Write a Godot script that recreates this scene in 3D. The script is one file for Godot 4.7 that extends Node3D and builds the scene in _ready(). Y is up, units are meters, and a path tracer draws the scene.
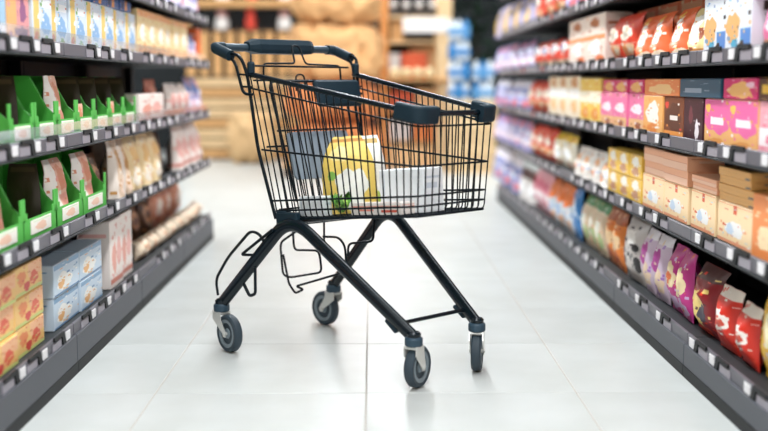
extends Node3D
# A supermarket aisle with an empty-ish shopping trolley standing at an angle between two racks of packaged food.

class MB:
	# collects triangles; commit() makes one mesh
	var v := PackedVector3Array()
	var n := PackedVector3Array()
	var t := PackedVector2Array()
	var i := PackedInt32Array()
	func vert(p: Vector3, nn: Vector3, uv := Vector2.ZERO) -> int:
		v.append(p); n.append(nn); t.append(uv)
		return v.size() - 1
	func tri(a: int, b: int, c: int) -> void:
		# front faces run clockwise
		var g := (v[b] - v[a]).cross(v[c] - v[a])
		if g.dot(n[a] + n[b] + n[c]) > 0.0:
			i.append_array([a, c, b])
		else:
			i.append_array([a, b, c])
	func quad(a: int, b: int, c: int, d: int) -> void:
		tri(a, b, c); tri(a, c, d)
	func flat(p: Array, uv := []) -> void:
		# a flat convex polygon, its normal by the order given (counter-clockwise seen from outside)
		var nn: Vector3 = (p[1] - p[0]).cross(p[2] - p[0]).normalized()
		var ids := []
		for k in p.size():
			ids.append(vert(p[k], nn, uv[k] if uv.size() > k else Vector2.ZERO))
		for k in range(1, p.size() - 1):
			tri(ids[0], ids[k], ids[k + 1])
	func box(c: Vector3, s: Vector3, bev := 0.0, basis := Basis()) -> void:
		# a box, chamfered along all edges when bev > 0; the sides' UVs: front (+x) 0..0.66, sides 0.68..0.9, top 0.92..1
		var h := s / 2
		var b := minf(bev, minf(h.x, minf(h.y, h.z)) * 0.9)
		var ax := [Vector3(1, 0, 0), Vector3(0, 1, 0), Vector3(0, 0, 1)]
		for a in 3:
			for sg in [-1.0, 1.0]:
				var w: Vector3 = ax[a] * sg
				var p: Vector3 = ax[(a + 1) % 3] * sg
				var q: Vector3 = ax[(a + 2) % 3]
				var hw := h[a]
				var hp := h[(a + 1) % 3] - b
				var hq := h[(a + 2) % 3] - b
				var pts := []
				var uvs := []
				for k in [[-1, -1], [1, -1], [1, 1], [-1, 1]]:
					var at: Vector3 = w * hw + p * hp * k[0] + q * hq * k[1]
					pts.append(c + basis * at)
					var f := at / h
					if a == 0:
						uvs.append(Vector2(0.01 + 0.64 * (0.5 + 0.5 * f.z * sg), 0.5 - 0.49 * f.y))
					elif a == 2:
						uvs.append(Vector2(0.69 + 0.2 * (0.5 + 0.5 * f.x), 0.5 - 0.49 * f.y))
					else:
						uvs.append(Vector2(0.93 + 0.06 * (0.5 + 0.5 * f.x), 0.5 + 0.49 * f.z))
				flat(pts, uvs)
		if b <= 0.0:
			return
		var hb := h - Vector3.ONE * b
		for a in 3:
			var a1 := (a + 1) % 3
			var a2 := (a + 2) % 3
			for s1 in [-1.0, 1.0]:
				for s2 in [-1.0, 1.0]:
					var e0 := Vector3.ZERO
					e0[a1] = s1 * h[a1]; e0[a2] = s2 * hb[a2]
					var e1 := Vector3.ZERO
					e1[a1] = s1 * hb[a1]; e1[a2] = s2 * h[a2]
					var pts := []
					for k in [[e0, -1], [e0, 1], [e1, 1], [e1, -1]]:
						var p: Vector3 = k[0]
						p[a] = k[1] * hb[a]
						pts.append(c + basis * p)
					if s1 * s2 < 0:
						pts.reverse()
					var uv := Vector2(0.96, 0.5)
					flat(pts, [uv, uv, uv, uv])
		for sx in [-1.0, 1.0]:
			for sy in [-1.0, 1.0]:
				for sz in [-1.0, 1.0]:
					var sg := Vector3(sx, sy, sz)
					var pts := []
					for a in 3:
						var p := sg * hb
						p[a] = sg[a] * h[a]
						pts.append(c + basis * p)
					if sx * sy * sz < 0:
						pts.reverse()
					var uv := Vector2(0.96, 0.5)
					flat(pts, [uv, uv, uv])
	func sweep(path: Array, prof: Array, closed := false, up := Vector3.UP, caps := true) -> void:
		# prof: points of a convex profile (x across, y up) around the path
		var m := path.size()
		var k := prof.size()
		var rings := []
		var prev := Vector3.ZERO
		var side := Vector3.ZERO
		for j in m:
			var a: Vector3 = path[(j - 1 + m) % m] if (closed or j > 0) else path[0]
			var b: Vector3 = path[(j + 1) % m] if (closed or j < m - 1) else path[m - 1]
			var d := (b - a).normalized()
			if j == 0:
				side = d.cross(up)
				if side.length() < 0.05:
					side = d.cross(Vector3(0.3, 0.2, 0.9))
				side = side.normalized()
			else:
				var ax := prev.cross(d)
				if ax.length() > 1e-5:
					side = side.rotated(ax.normalized(), prev.angle_to(d))
				side = (side - d * side.dot(d)).normalized()
			prev = d
			var vv := side.cross(d)
			# widen at sharp bends so that the tube keeps its thickness
			var ring := []
			for q in k:
				var p: Vector2 = prof[q]
				var pn: Vector2 = (prof[(q + 1) % k] - prof[(q - 1 + k) % k])
				var nn := (side * pn.y - vv * pn.x).normalized()
				ring.append(vert(path[j] + side * p.x + vv * p.y, nn, Vector2(float(q) / k, float(j) / m)))
			rings.append(ring)
		for j in (m if closed else m - 1):
			var r0: Array = rings[j]
			var r1: Array = rings[(j + 1) % m]
			for q in k:
				quad(r0[q], r0[(q + 1) % k], r1[(q + 1) % k], r1[q])
		if not closed and caps:
			for e in [0, m - 1]:
				var d: Vector3 = (path[0] - path[1]).normalized() if e == 0 else (path[m - 1] - path[m - 2]).normalized()
				var ids := []
				for q in k:
					ids.append(vert(v[rings[e][q]], d))
				for q in range(1, k - 1):
					tri(ids[0], ids[q], ids[q + 1])
	func tube(path: Array, r: float, sides := 6, closed := false) -> void:
		var prof := []
		for q in sides:
			prof.append(Vector2(cos(TAU * q / sides), sin(TAU * q / sides)) * r)
		sweep(path, prof, closed)
	func lathe(prof: Array, seg := 20, c := Vector3.ZERO, basis := Basis(), u0 := 0.0, u1 := 0.66) -> void:
		# prof: (radius, height) from bottom to top, round the y axis of basis
		var k := prof.size()
		var rings := []
		for j in seg + 1:
			var a := TAU * j / seg
			var d := Vector3(cos(a), 0, sin(a))
			var ring := []
			for q in k - 1:
				var p: Vector2 = prof[q]
				var p2: Vector2 = prof[q + 1]
				var e := p2 - p
				var nn: Vector3 = basis * (d * e.y - Vector3.UP * e.x).normalized()
				if e.length() < 1e-6:
					nn = basis * d
				var u := u0 + (u1 - u0) * j / seg
				ring.append(vert(c + basis * (d * p.x + Vector3.UP * p.y), nn, Vector2(u, 1.0 - float(q) / (k - 1))))
				ring.append(vert(c + basis * (d * p2.x + Vector3.UP * p2.y), nn, Vector2(u, 1.0 - float(q + 1) / (k - 1))))
			rings.append(ring)
		for j in seg:
			for q in k - 1:
				quad(rings[j][2 * q], rings[j + 1][2 * q], rings[j + 1][2 * q + 1], rings[j][2 * q + 1])
	func commit() -> ArrayMesh:
		var a := []
		a.resize(Mesh.ARRAY_MAX)
		a[Mesh.ARRAY_VERTEX] = v
		a[Mesh.ARRAY_NORMAL] = n
		a[Mesh.ARRAY_TEX_UV] = t
		a[Mesh.ARRAY_INDEX] = i
		var m := ArrayMesh.new()
		m.add_surface_from_arrays(Mesh.PRIMITIVE_TRIANGLES, a)
		return m

var M := {}
var taken := {}
var shapes := {}
var rng := RandomNumberGenerator.new()

func numbered(called: String) -> String:
	if not taken.has(called):
		taken[called] = 0
		return called
	taken[called] += 1
	return "%s_%03d" % [called, taken[called]]

func obj(called: String, mesh: Mesh, m: Material, parent: Node = null, at := Vector3.ZERO) -> MeshInstance3D:
	var o := MeshInstance3D.new()
	o.mesh = mesh
	o.material_override = m
	o.position = at
	if parent == null:
		o.name = numbered(called)
		add_child(o)
	else:
		o.name = called
		parent.add_child(o, true)
	return o

func thing(called: String, label: String, category: String, at := Vector3.ZERO, turn := 0.0, group := "") -> Node3D:
	var o := Node3D.new()
	o.name = numbered(called)
	add_child(o)
	o.position = at
	o.rotation.y = turn
	return tag(o, label, category, group)

func part(called: String, parent: Node, at := Vector3.ZERO) -> Node3D:
	var o := Node3D.new()
	o.name = called
	parent.add_child(o, true)
	o.position = at
	return o

func tag(o: Node3D, label: String, category: String, group := "") -> Node3D:
	o.set_meta("label", label)
	o.set_meta("category", category)
	if group:
		o.set_meta("group", group)
	return o

func structure(called: String, mesh: Mesh, m: Material, at := Vector3.ZERO) -> MeshInstance3D:
	var o := obj(called, mesh, m, null, at)
	o.set_meta("kind", "structure")
	return o

func box_mesh(s: Vector3, bev := 0.0) -> ArrayMesh:
	var key := "box%.4f,%.4f,%.4f,%.4f" % [s.x, s.y, s.z, bev]
	if not shapes.has(key):
		var b := MB.new()
		b.box(Vector3.ZERO, s, bev)
		shapes[key] = b.commit()
	return shapes[key]

func mat(col: Color, rough := 0.6, metal := 0.0) -> StandardMaterial3D:
	var m := StandardMaterial3D.new()
	m.albedo_color = col
	m.roughness = rough
	m.metallic = metal
	return m

func fillet(p: Array, r: float, steps := 5, closed := false) -> Array:
	# rounds the corners of a polyline
	var out := []
	var m := p.size()
	for k in m:
		if not closed and (k == 0 or k == m - 1):
			out.append(p[k])
			continue
		var a: Vector3 = p[(k - 1 + m) % m]
		var b: Vector3 = p[k]
		var c: Vector3 = p[(k + 1) % m]
		var cut := minf(r, minf((a - b).length(), (c - b).length()) * 0.48)
		var s := b + (a - b).normalized() * cut
		var e := b + (c - b).normalized() * cut
		for j in steps + 1:
			var t := float(j) / steps
			out.append(s.lerp(b, t).lerp(b.lerp(e, t), t))
	return out

func noise_tex(lo: Color, hi: Color, freq: float, sd: int, size := 256, octaves := 4) -> ImageTexture:
	var f := FastNoiseLite.new()
	f.seed = sd
	f.frequency = freq
	f.fractal_octaves = octaves
	f.noise_type = FastNoiseLite.TYPE_SIMPLEX_SMOOTH
	var im := f.get_seamless_image(size, size)
	im.convert(Image.FORMAT_RGB8)
	for y in size:
		for x in size:
			im.set_pixel(x, y, lo.lerp(hi, im.get_pixel(x, y).r))
	return ImageTexture.create_from_image(im)

func wood(lo: Color, hi: Color, sd: int) -> StandardMaterial3D:
	# long grain: noise stretched along x
	var f := FastNoiseLite.new()
	f.seed = sd
	f.frequency = 0.03
	var im := Image.create(256, 64, false, Image.FORMAT_RGB8)
	for y in 64:
		for x in 256:
			var g := 0.5 + 0.5 * f.get_noise_2d(x * 0.35, y * 6.0)
			im.set_pixel(x, y, lo.lerp(hi, clampf(g, 0, 1)))
	var m := mat(Color.WHITE, 0.6)
	m.albedo_texture = ImageTexture.create_from_image(im)
	m.uv1_triplanar = true
	m.uv1_scale = Vector3(1.1, 1.1, 1.1)
	return m

# ---------------------------------------------------------------- prints on the packaging
func paint(base: String, ops: Array, flecks: int) -> StandardMaterial3D:
	# front print in the left two thirds; the sides and the top are the same card with a little print
	var w := 144
	var h := 96
	var fw := 94
	var im := Image.create(w, h, false, Image.FORMAT_RGB8)
	im.fill(Color(base))
	for o in ops:
		match o[0]:
			"r":
				im.fill_rect(Rect2i(int(o[1] * fw), int(o[2] * h), maxi(1, int(o[3] * fw)), maxi(1, int(o[4] * h))), Color(o[5]))
			"e":
				var c := Color(o[5])
				for y in range(maxi(0, int((o[2] - o[4] * 1.2) * h)), mini(h, int((o[2] + o[4] * 1.2) * h) + 1)):
					for x in range(maxi(0, int((o[1] - o[3] * 1.2) * fw)), mini(fw, int((o[1] + o[3] * 1.2) * fw) + 1)):
						var dx: float = (float(x) / fw - o[1]) / o[3]
						var dy: float = (float(y) / h - o[2]) / o[4]
						var th := atan2(dy, dx)
						if dx * dx + dy * dy < 1.0 + 0.22 * sin(th * 3.0 + o[1] * 40.0) + 0.14 * sin(th * 7.0 + o[2] * 60.0):
							im.set_pixel(x, y, c)
			"d":
				var r := RandomNumberGenerator.new()
				r.seed = o[5]
				for k in o[1]:
					var cx := r.randf_range(0.05, 0.95)
					var cy := r.randf_range(0.05, 0.95)
					var rr := r.randf_range(o[2], o[3])
					for y in range(maxi(0, int((cy - rr) * h)), mini(h, int((cy + rr) * h) + 1)):
						for x in range(maxi(0, int((cx - rr) * fw)), mini(fw, int((cx + rr) * fw) + 1)):
							if Vector2((float(x) / fw - cx), (float(y) / h - cy)).length() < rr:
								im.set_pixel(x, y, Color(o[4]))
	# small print: flecks in the design's own colours
	var fl := RandomNumberGenerator.new()
	fl.seed = hash(base) + ops.size()
	var inks := []
	for o in ops:
		inks.append(Color(o[4] if o[0] == "d" else o[5]))
	for k in flecks:
		var c: Color = inks[fl.randi() % inks.size()]
		im.fill_rect(Rect2i(fl.randi_range(1, fw - 12), fl.randi_range(1, h - 8), fl.randi_range(2, 11), fl.randi_range(1, 6)), c)
	im.fill_rect(Rect2i(fw, 0, w - fw, h), Color(base))
	im.fill_rect(Rect2i(101, 18, 24, 5), inks[0])
	im.fill_rect(Rect2i(101, 32, 18, 12), inks[inks.size() - 1])
	var m := mat(Color.WHITE, 0.42)
	m.albedo_texture = ImageTexture.create_from_image(im)
	return m

func make_designs() -> void:
	var d := {
		"lavender": ["9f98c2", [["r", 0, 0.0, 1, 0.1, "54507c"], ["e", 0.7, 0.16, 0.2, 0.1, "d9607a"], ["r", 0, 0.62, 1, 0.2, "ece6ef"], ["e", 0.3, 0.3, 0.2, 0.17, "5f86c8"], ["e", 0.72, 0.42, 0.16, 0.12, "f0efff"], ["e", 0.65, 0.75, 0.14, 0.1, "e58fa0"], ["r", 0.1, 0.88, 0.8, 0.06, "8b8fc0"]]],
		"lavender_blue": ["929dcc", [["e", 0.25, 0.85, 0.2, 0.12, "2c3a66"], ["e", 0.8, 0.8, 0.16, 0.12, "e07a84"], ["r", 0, 0.0, 1, 0.25, "e9e6f0"], ["e", 0.5, 0.5, 0.3, 0.18, "3f6fb8"], ["e", 0.5, 0.5, 0.15, 0.1, "ffffff"], ["d", 8, 0.03, 0.06, "f2d5dd", 3]]],
		"lavender_yellow": ["b4accc", [["e", 0.8, 0.3, 0.14, 0.1, "4c5488"], ["r", 0.38, 0.1, 0.28, 0.8, "f3c63a"], ["e", 0.2, 0.7, 0.13, 0.1, "7c8fc8"]]],
		"red_bag": ["e2462c", [["e", 0.5, 0.4, 0.3, 0.16, "f7ead8"], ["e", 0.4, 0.75, 0.28, 0.14, "f08a3a"], ["e", 0.7, 0.72, 0.16, 0.12, "f7c9a0"]]],
		"red_white": ["da3222", [["r", 0, 0, 1, 0.16, "f3e4d4"], ["e", 0.5, 0.5, 0.26, 0.17, "fff3ea"], ["e", 0.5, 0.52, 0.16, 0.09, "e2503a"]]],
		"red_blue": ["e24a35", [["e", 0.5, 0.35, 0.36, 0.2, "f5efe6"], ["e", 0.35, 0.35, 0.1, 0.1, "2f4f9a"], ["e", 0.65, 0.35, 0.1, 0.1, "2f4f9a"], ["r", 0, 0.75, 1, 0.2, "f5d9b8"]]],
		"white_orange": ["f5e3d6", [["e", 0.5, 0.16, 0.22, 0.1, "b7683c"], ["r", 0, 0.42, 1, 0.1, "f09a62"], ["e", 0.5, 0.66, 0.3, 0.16, "ffffff"], ["e", 0.25, 0.9, 0.2, 0.1, "ee7b48"]]],
		"orange_ghost": ["ee6c36", [["e", 0.5, 0.42, 0.26, 0.24, "fdf3e8"], ["r", 0.24, 0.42, 0.52, 0.26, "fdf3e8"], ["e", 0.33, 0.7, 0.09, 0.06, "ee6c36"], ["e", 0.66, 0.7, 0.09, 0.06, "ee6c36"], ["e", 0.3, 0.12, 0.08, 0.07, "ffd25a"], ["e", 0.75, 0.9, 0.2, 0.09, "f7dcc2"]]],
		"orange_tall": ["f07a48", [["r", 0.1, 0.08, 0.8, 0.22, "f4b78a"], ["e", 0.5, 0.55, 0.3, 0.2, "f7d9b0"]]],
		"cream_pack": ["f7d999", [["e", 0.4, 0.4, 0.3, 0.26, "fffaf0"], ["e", 0.7, 0.55, 0.1, 0.13, "a8583a"], ["r", 0, 0.86, 1, 0.1, "d8904c"]]],
		"white_blue": ["e8edf5", [["r", 0, 0.02, 1, 0.07, "8fa3c8"], ["r", 0.02, 0.68, 0.4, 0.26, "5c8fd4"], ["e", 0.7, 0.66, 0.26, 0.22, "f3b775"], ["e", 0.62, 0.86, 0.12, 0.1, "4fb0d0"], ["e", 0.35, 0.9, 0.1, 0.07, "33241c"]]],
		"pink_snack": ["f070a4", [["e", 0.5, 0.3, 0.14, 0.12, "ffd9a0"], ["e", 0.5, 0.62, 0.3, 0.1, "fdeef4"], ["r", 0, 0.84, 1, 0.16, "d88a58"]]],
		"pink_tan": ["f1b471", [["r", 0, 0, 1, 0.45, "ee6aa6"], ["e", 0.5, 0.45, 0.48, 0.28, "ee6aa6"], ["r", 0.24, 0.4, 0.52, 0.16, "fbeef3"], ["e", 0.85, 0.2, 0.1, 0.09, "f6c25a"], ["e", 0.5, 0.9, 0.3, 0.07, "e39a52"]]],
		"pink_white": ["f3a9b4", [["r", 0, 0.5, 1, 0.34, "fdeff0"], ["e", 0.5, 0.3, 0.2, 0.13, "d8466e"], ["e", 0.6, 0.7, 0.2, 0.1, "e87a92"]]],
		"pink_pack": ["ee78a6", [["e", 0.5, 0.42, 0.34, 0.13, "fdeaf2"], ["r", 0, 0.68, 1, 0.32, "f2bd88"], ["e", 0.4, 0.85, 0.16, 0.1, "a85c3a"]]],
		"magenta_box": ["d6246c", [["e", 0.5, 0.55, 0.34, 0.38, "f0b46c"], ["e", 0.2, 0.3, 0.12, 0.14, "f6c5d6"]]],
		"teal_box": ["1d5068", [["r", 0.45, 0.5, 0.42, 0.26, "8f9fb0"]]],
		"orange_box": ["f08a52", [["e", 0.5, 0.6, 0.34, 0.3, "f9c98c"]]],
		"orange_cream": ["f6b36a", [["e", 0.5, 0.45, 0.32, 0.3, "fff6ea"], ["e", 0.5, 0.82, 0.26, 0.12, "ef8f46"]]],
		"brown_pack": ["7a3f22", [["e", 0.5, 0.5, 0.4, 0.34, "5b2d1c"], ["r", 0.3, 0.46, 0.4, 0.12, "f5e9e0"], ["r", 0.0, 0.84, 1, 0.16, "ef9a4c"], ["e", 0.85, 0.2, 0.1, 0.08, "e2463c"]]],
		"maroon_pack": ["3a1022", [["e", 0.3, 0.72, 0.1, 0.22, "efe6ea"], ["e", 0.62, 0.4, 0.1, 0.2, "70303c"]]],
		"dark_yellow": ["4a2618", [["r", 0.3, 0.3, 0.6, 0.4, "e8b840"]]],
		"yellow_cream": ["f5cd62", [["r", 0, 0.3, 1, 0.26, "fdf4dc"], ["e", 0.5, 0.78, 0.3, 0.13, "ef9c4a"]]],
		"white_tan": ["f6e6cb", [["e", 0.5, 0.14, 0.26, 0.12, "c98a52"], ["r", 0, 0.3, 1, 0.22, "fffdf8"], ["e", 0.5, 0.7, 0.28, 0.14, "f3c489"]]],
		"yellow_circle": ["f3c552", [["e", 0.5, 0.3, 0.28, 0.22, "fbf6ea"], ["e", 0.5, 0.72, 0.28, 0.2, "c89070"]]],
		"white_pack": ["f6efe6", [["e", 0.5, 0.35, 0.2, 0.13, "f2b98a"], ["e", 0.3, 0.76, 0.2, 0.13, "ef8d4a"], ["r", 0.55, 0.6, 0.36, 0.1, "c9ccd6"]]],
		"white_yellow": ["f6ecd6", [["r", 0, 0, 1, 0.2, "f2c63c"], ["e", 0.5, 0.55, 0.3, 0.2, "ffffff"], ["e", 0.5, 0.86, 0.2, 0.09, "d3704a"]]],
		"cream_drip": ["fbdcae", [["r", 0, 0, 1, 0.06, "f0a06a"], ["r", 0.44, 0.0, 0.1, 0.24, "dc5a34"], ["e", 0.5, 0.6, 0.26, 0.18, "f3f1ee"], ["e", 0.62, 0.62, 0.1, 0.14, "c6d6e8"], ["r", 0, 0.9, 1, 0.1, "e89a72"]]],
		"peach_box": ["f4b189", [["r", 0, 0.48, 1, 0.04, "d98a66"], ["r", 0, 0.52, 1, 0.48, "f8c6a8"]]],
		"kraft_box": ["dca35a", [["r", 0, 0.44, 1, 0.03, "b07a3c"], ["r", 0.0, 0.7, 0.16, 0.2, "44505c"]]],
		"orange_carton": ["ee8d4c", [["r", 0.3, 0.1, 0.2, 0.36, "f6c79a"], ["e", 0.6, 0.65, 0.24, 0.18, "f9dcae"]]],
		"white_dark": ["ece6e2", [["r", 0, 0, 1, 0.3, "4a3a44"], ["e", 0.5, 0.62, 0.3, 0.2, "ffffff"]]],
		"orange_white_blue": ["dfe6ee", [["r", 0, 0, 1, 0.3, "ee7a36"], ["e", 0.5, 0.32, 0.4, 0.14, "ee7a36"], ["e", 0.35, 0.62, 0.2, 0.16, "8fb0d8"], ["e", 0.7, 0.8, 0.16, 0.12, "f2b27c"]]],
		"blue_bag": ["2f78b8", [["e", 0.5, 0.4, 0.24, 0.18, "dceaf5"]]],
		"green_peach": ["ead2b4", [["r", 0, 0, 1, 0.16, "54905a"], ["e", 0.4, 0.45, 0.26, 0.2, "f6f0e2"], ["e", 0.66, 0.7, 0.2, 0.16, "b7c98c"], ["e", 0.3, 0.8, 0.18, 0.12, "ef9f68"]]],
		"orange_bag": ["ea8438", [["r", 0, 0, 1, 0.22, "a85a34"], ["e", 0.5, 0.5, 0.3, 0.18, "f6d0a0"], ["e", 0.5, 0.8, 0.2, 0.1, "c85428"]]],
		"grey_dots": ["cbc2bd", [["d", 9, 0.05, 0.09, "2a2628", 11], ["e", 0.5, 0.3, 0.26, 0.12, "f0ebe6"]]],
		"purple_pink": ["d8c2d4", [["r", 0, 0, 1, 0.14, "efe6ea"], ["e", 0.4, 0.35, 0.3, 0.18, "b8409a"], ["e", 0.62, 0.66, 0.26, 0.2, "f0d3b4"], ["e", 0.3, 0.85, 0.2, 0.1, "a878c0"]]],
		"magenta_yellow": ["c8388a", [["e", 0.5, 0.45, 0.3, 0.2, "f3dcae"], ["e", 0.5, 0.82, 0.34, 0.14, "d9b8dc"], ["e", 0.35, 0.45, 0.1, 0.08, "e4703c"]]],
		"darkred_yellow": ["8e1a22", [["r", 0, 0, 1, 0.18, "5a3430"], ["e", 0.4, 0.62, 0.32, 0.28, "f0d27a"], ["e", 0.6, 0.66, 0.16, 0.13, "403848"], ["e", 0.4, 0.94, 0.34, 0.1, "e8432c"]]],
		"yellow_bag": ["efb92c", [["e", 0.5, 0.4, 0.22, 0.2, "fff1c2"], ["r", 0.4, 0.65, 0.1, 0.3, "d9c3d0"]]],
		"blue_stripe": ["dce6f2", [["r", 0.66, 0, 0.28, 1, "f3cf78"], ["e", 0.32, 0.62, 0.24, 0.18, "8fb8e0"], ["r", 0.06, 0.2, 0.5, 0.14, "f8fafc"], ["e", 0.8, 0.86, 0.12, 0.1, "e07c50"], ["e", 0.3, 0.88, 0.14, 0.07, "7fae6c"]]],
		"navy_box": ["3c5f9a", [["r", 0.4, 0, 0.2, 1, "ef9d48"], ["r", 0.7, 0.2, 0.2, 0.6, "1c2c54"]]],
		"red_arc": ["f5b877", [["e", 0.5, 0.0, 0.5, 0.34, "e4503a"], ["r", 0.0, 0.4, 0.6, 0.5, "f0a0a0"], ["e", 0.3, 0.55, 0.14, 0.16, "9a5c88"], ["r", 0.1, 0.8, 0.6, 0.1, "7a5070"]]],
		"yellow_plain": ["f5c64c", [["r", 0, 0.7, 1, 0.06, "e39a3c"], ["e", 0.5, 0.4, 0.2, 0.16, "fae8b2"]]],
		"sky_box": ["a8cbe4", [["r", 0, 0.75, 1, 0.12, "f0f4f8"]]],
		"cream_orange": ["f8dca6", [["r", 0, 0, 1, 0.16, "f0a86c"], ["e", 0.5, 0.48, 0.26, 0.18, "fffaf0"], ["e", 0.3, 0.8, 0.2, 0.12, "f3b070"], ["e", 0.75, 0.85, 0.14, 0.08, "c8784c"]]],
		"orange_end": ["ef6e34", [["r", 0, 0.84, 1, 0.16, "e8ddd8"]]],
		"peach_pack": ["eab49a", [["r", 0, 0, 0.4, 1, "f6ece4"], ["e", 0.66, 0.3, 0.2, 0.2, "dc8a66"], ["e", 0.66, 0.72, 0.22, 0.16, "e89a8a"]]],
		"tray_label": ["f5efe4", [["e", 0.5, 0.55, 0.26, 0.3, "f2c8ae"], ["r", 0.1, 0.1, 0.8, 0.1, "d8e8c8"]]],
		"dark_pouch": ["3a2c1c", [["r", 0.1, 0.06, 0.8, 0.08, "5c4830"]]],
		"white_pink": ["f4e6de", [["e", 0.3, 0.5, 0.18, 0.2, "edb2a8"], ["e", 0.68, 0.56, 0.16, 0.22, "e8a08e"], ["r", 0, 0.86, 1, 0.08, "d88a78"]]],
		"red_round": ["a8502e", [["e", 0.5, 0.4, 0.3, 0.24, "e0947a"], ["e", 0.4, 0.75, 0.24, 0.16, "6e3420"]]],
		"kraft_white": ["e9cdb2", [["r", 0.0, 0.0, 0.3, 1, "f4e6da"], ["e", 0.6, 0.36, 0.2, 0.22, "c8904e"], ["e", 0.55, 0.8, 0.22, 0.12, "f7d9c2"]]],
		"cream_tan": ["f3d7a6", [["e", 0.5, 0.36, 0.3, 0.22, "efc07a"], ["e", 0.5, 0.76, 0.3, 0.16, "fbefdc"], ["e", 0.7, 0.9, 0.12, 0.07, "dc9c84"]]],
		"brown_bag": ["5a3a22", [["e", 0.5, 0.45, 0.34, 0.22, "c48a5e"], ["e", 0.5, 0.45, 0.2, 0.12, "7a4a2e"]]],
		"yellow_box": ["f1c274", [["r", 0, 0.0, 0.5, 0.5, "f4b98a"], ["e", 0.3, 0.55, 0.14, 0.22, "df5a3c"], ["e", 0.72, 0.4, 0.14, 0.24, "e7864c"], ["r", 0, 0.86, 1, 0.14, "c9cf7a"], ["e", 0.55, 0.74, 0.1, 0.16, "d23f34"]]],
		"blue_white_box": ["c9d8e6", [["r", 0, 0, 1, 0.18, "7fa3c4"], ["e", 0.6, 0.6, 0.28, 0.26, "f3f0ea"], ["e", 0.72, 0.66, 0.12, 0.14, "e8b070"], ["r", 0, 0.92, 1, 0.08, "5f88b0"]]],
		"cream_tube": ["f6e2c8", [["r", 0.3, 0, 0.12, 1, "e9b890"], ["e", 0.7, 0.5, 0.14, 0.3, "f0c4a2"]]],
		"peach_bag": ["e8a284", [["e", 0.5, 0.45, 0.3, 0.2, "f8e2d2"], ["e", 0.4, 0.8, 0.2, 0.12, "c8583c"]]],
		"trolley_yellow": ["f0d06a", [["r", 0.0, 0.04, 1, 0.05, "c98a2c"], ["e", 0.55, 0.66, 0.28, 0.26, "f4f2ea"], ["e", 0.2, 0.5, 0.08, 0.06, "7fb04c"], ["e", 0.3, 0.22, 0.2, 0.1, "f8e29a"]]],
		"trolley_white": ["f1f0ec", [["e", 0.5, 0.85, 0.32, 0.16, "b9cf62"], ["r", 0.1, 0.05, 0.8, 0.07, "c9a75a"]]],
		"trolley_carton": ["f6f9fc", [["r", 0.88, 0.1, 0.06, 0.5, "d4dce6"]]],
		"trolley_tray": ["f5ece6", [["r", 0.0, 0.25, 1, 0.18, "f0a894"], ["r", 0.1, 0.6, 0.3, 0.2, "e2604a"], ["r", 0.55, 0.55, 0.3, 0.14, "ef8a74"]]],
	}
	for k in d:
		var flecks := 26
		if k.begins_with("trolley") or k in ["peach_box", "kraft_box", "tray_label", "dark_pouch", "orange_end", "sky_box", "yellow_plain", "cream_tube"]:
			flecks = 0
		elif k in ["teal_box", "maroon_pack", "brown_pack", "navy_box", "blue_bag", "brown_bag"]:
			flecks = 8
		M[k] = paint(d[k][0], d[k][1], flecks)

# ---------------------------------------------------------------- packaging shapes: front towards +x, width along z, standing on y = 0
func carton_mesh(w: float, h: float, d: float) -> ArrayMesh:
	var key := "carton%.3f,%.3f,%.3f" % [w, h, d]
	if not shapes.has(key):
		var b := MB.new()
		b.box(Vector3(0, h / 2, 0), Vector3(d, h, w), 0.0022)
		# the tuck flap's edge along the top
		b.box(Vector3(d * 0.18, h + 0.0004, 0), Vector3(d * 0.6, 0.0012, w * 0.96))
		shapes[key] = b.commit()
	return shapes[key]

func lidded_mesh(w: float, h: float, d: float) -> ArrayMesh:
	# a box with a slip lid that stands proud of the base
	var key := "lidded%.3f,%.3f,%.3f" % [w, h, d]
	if not shapes.has(key):
		var b := MB.new()
		b.box(Vector3(0, h * 0.25, 0), Vector3(d - 0.006, h * 0.5, w - 0.006), 0.002)
		b.box(Vector3(0, h * 0.74, 0), Vector3(d, h * 0.52, w), 0.002)
		shapes[key] = b.commit()
	return shapes[key]

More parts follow.
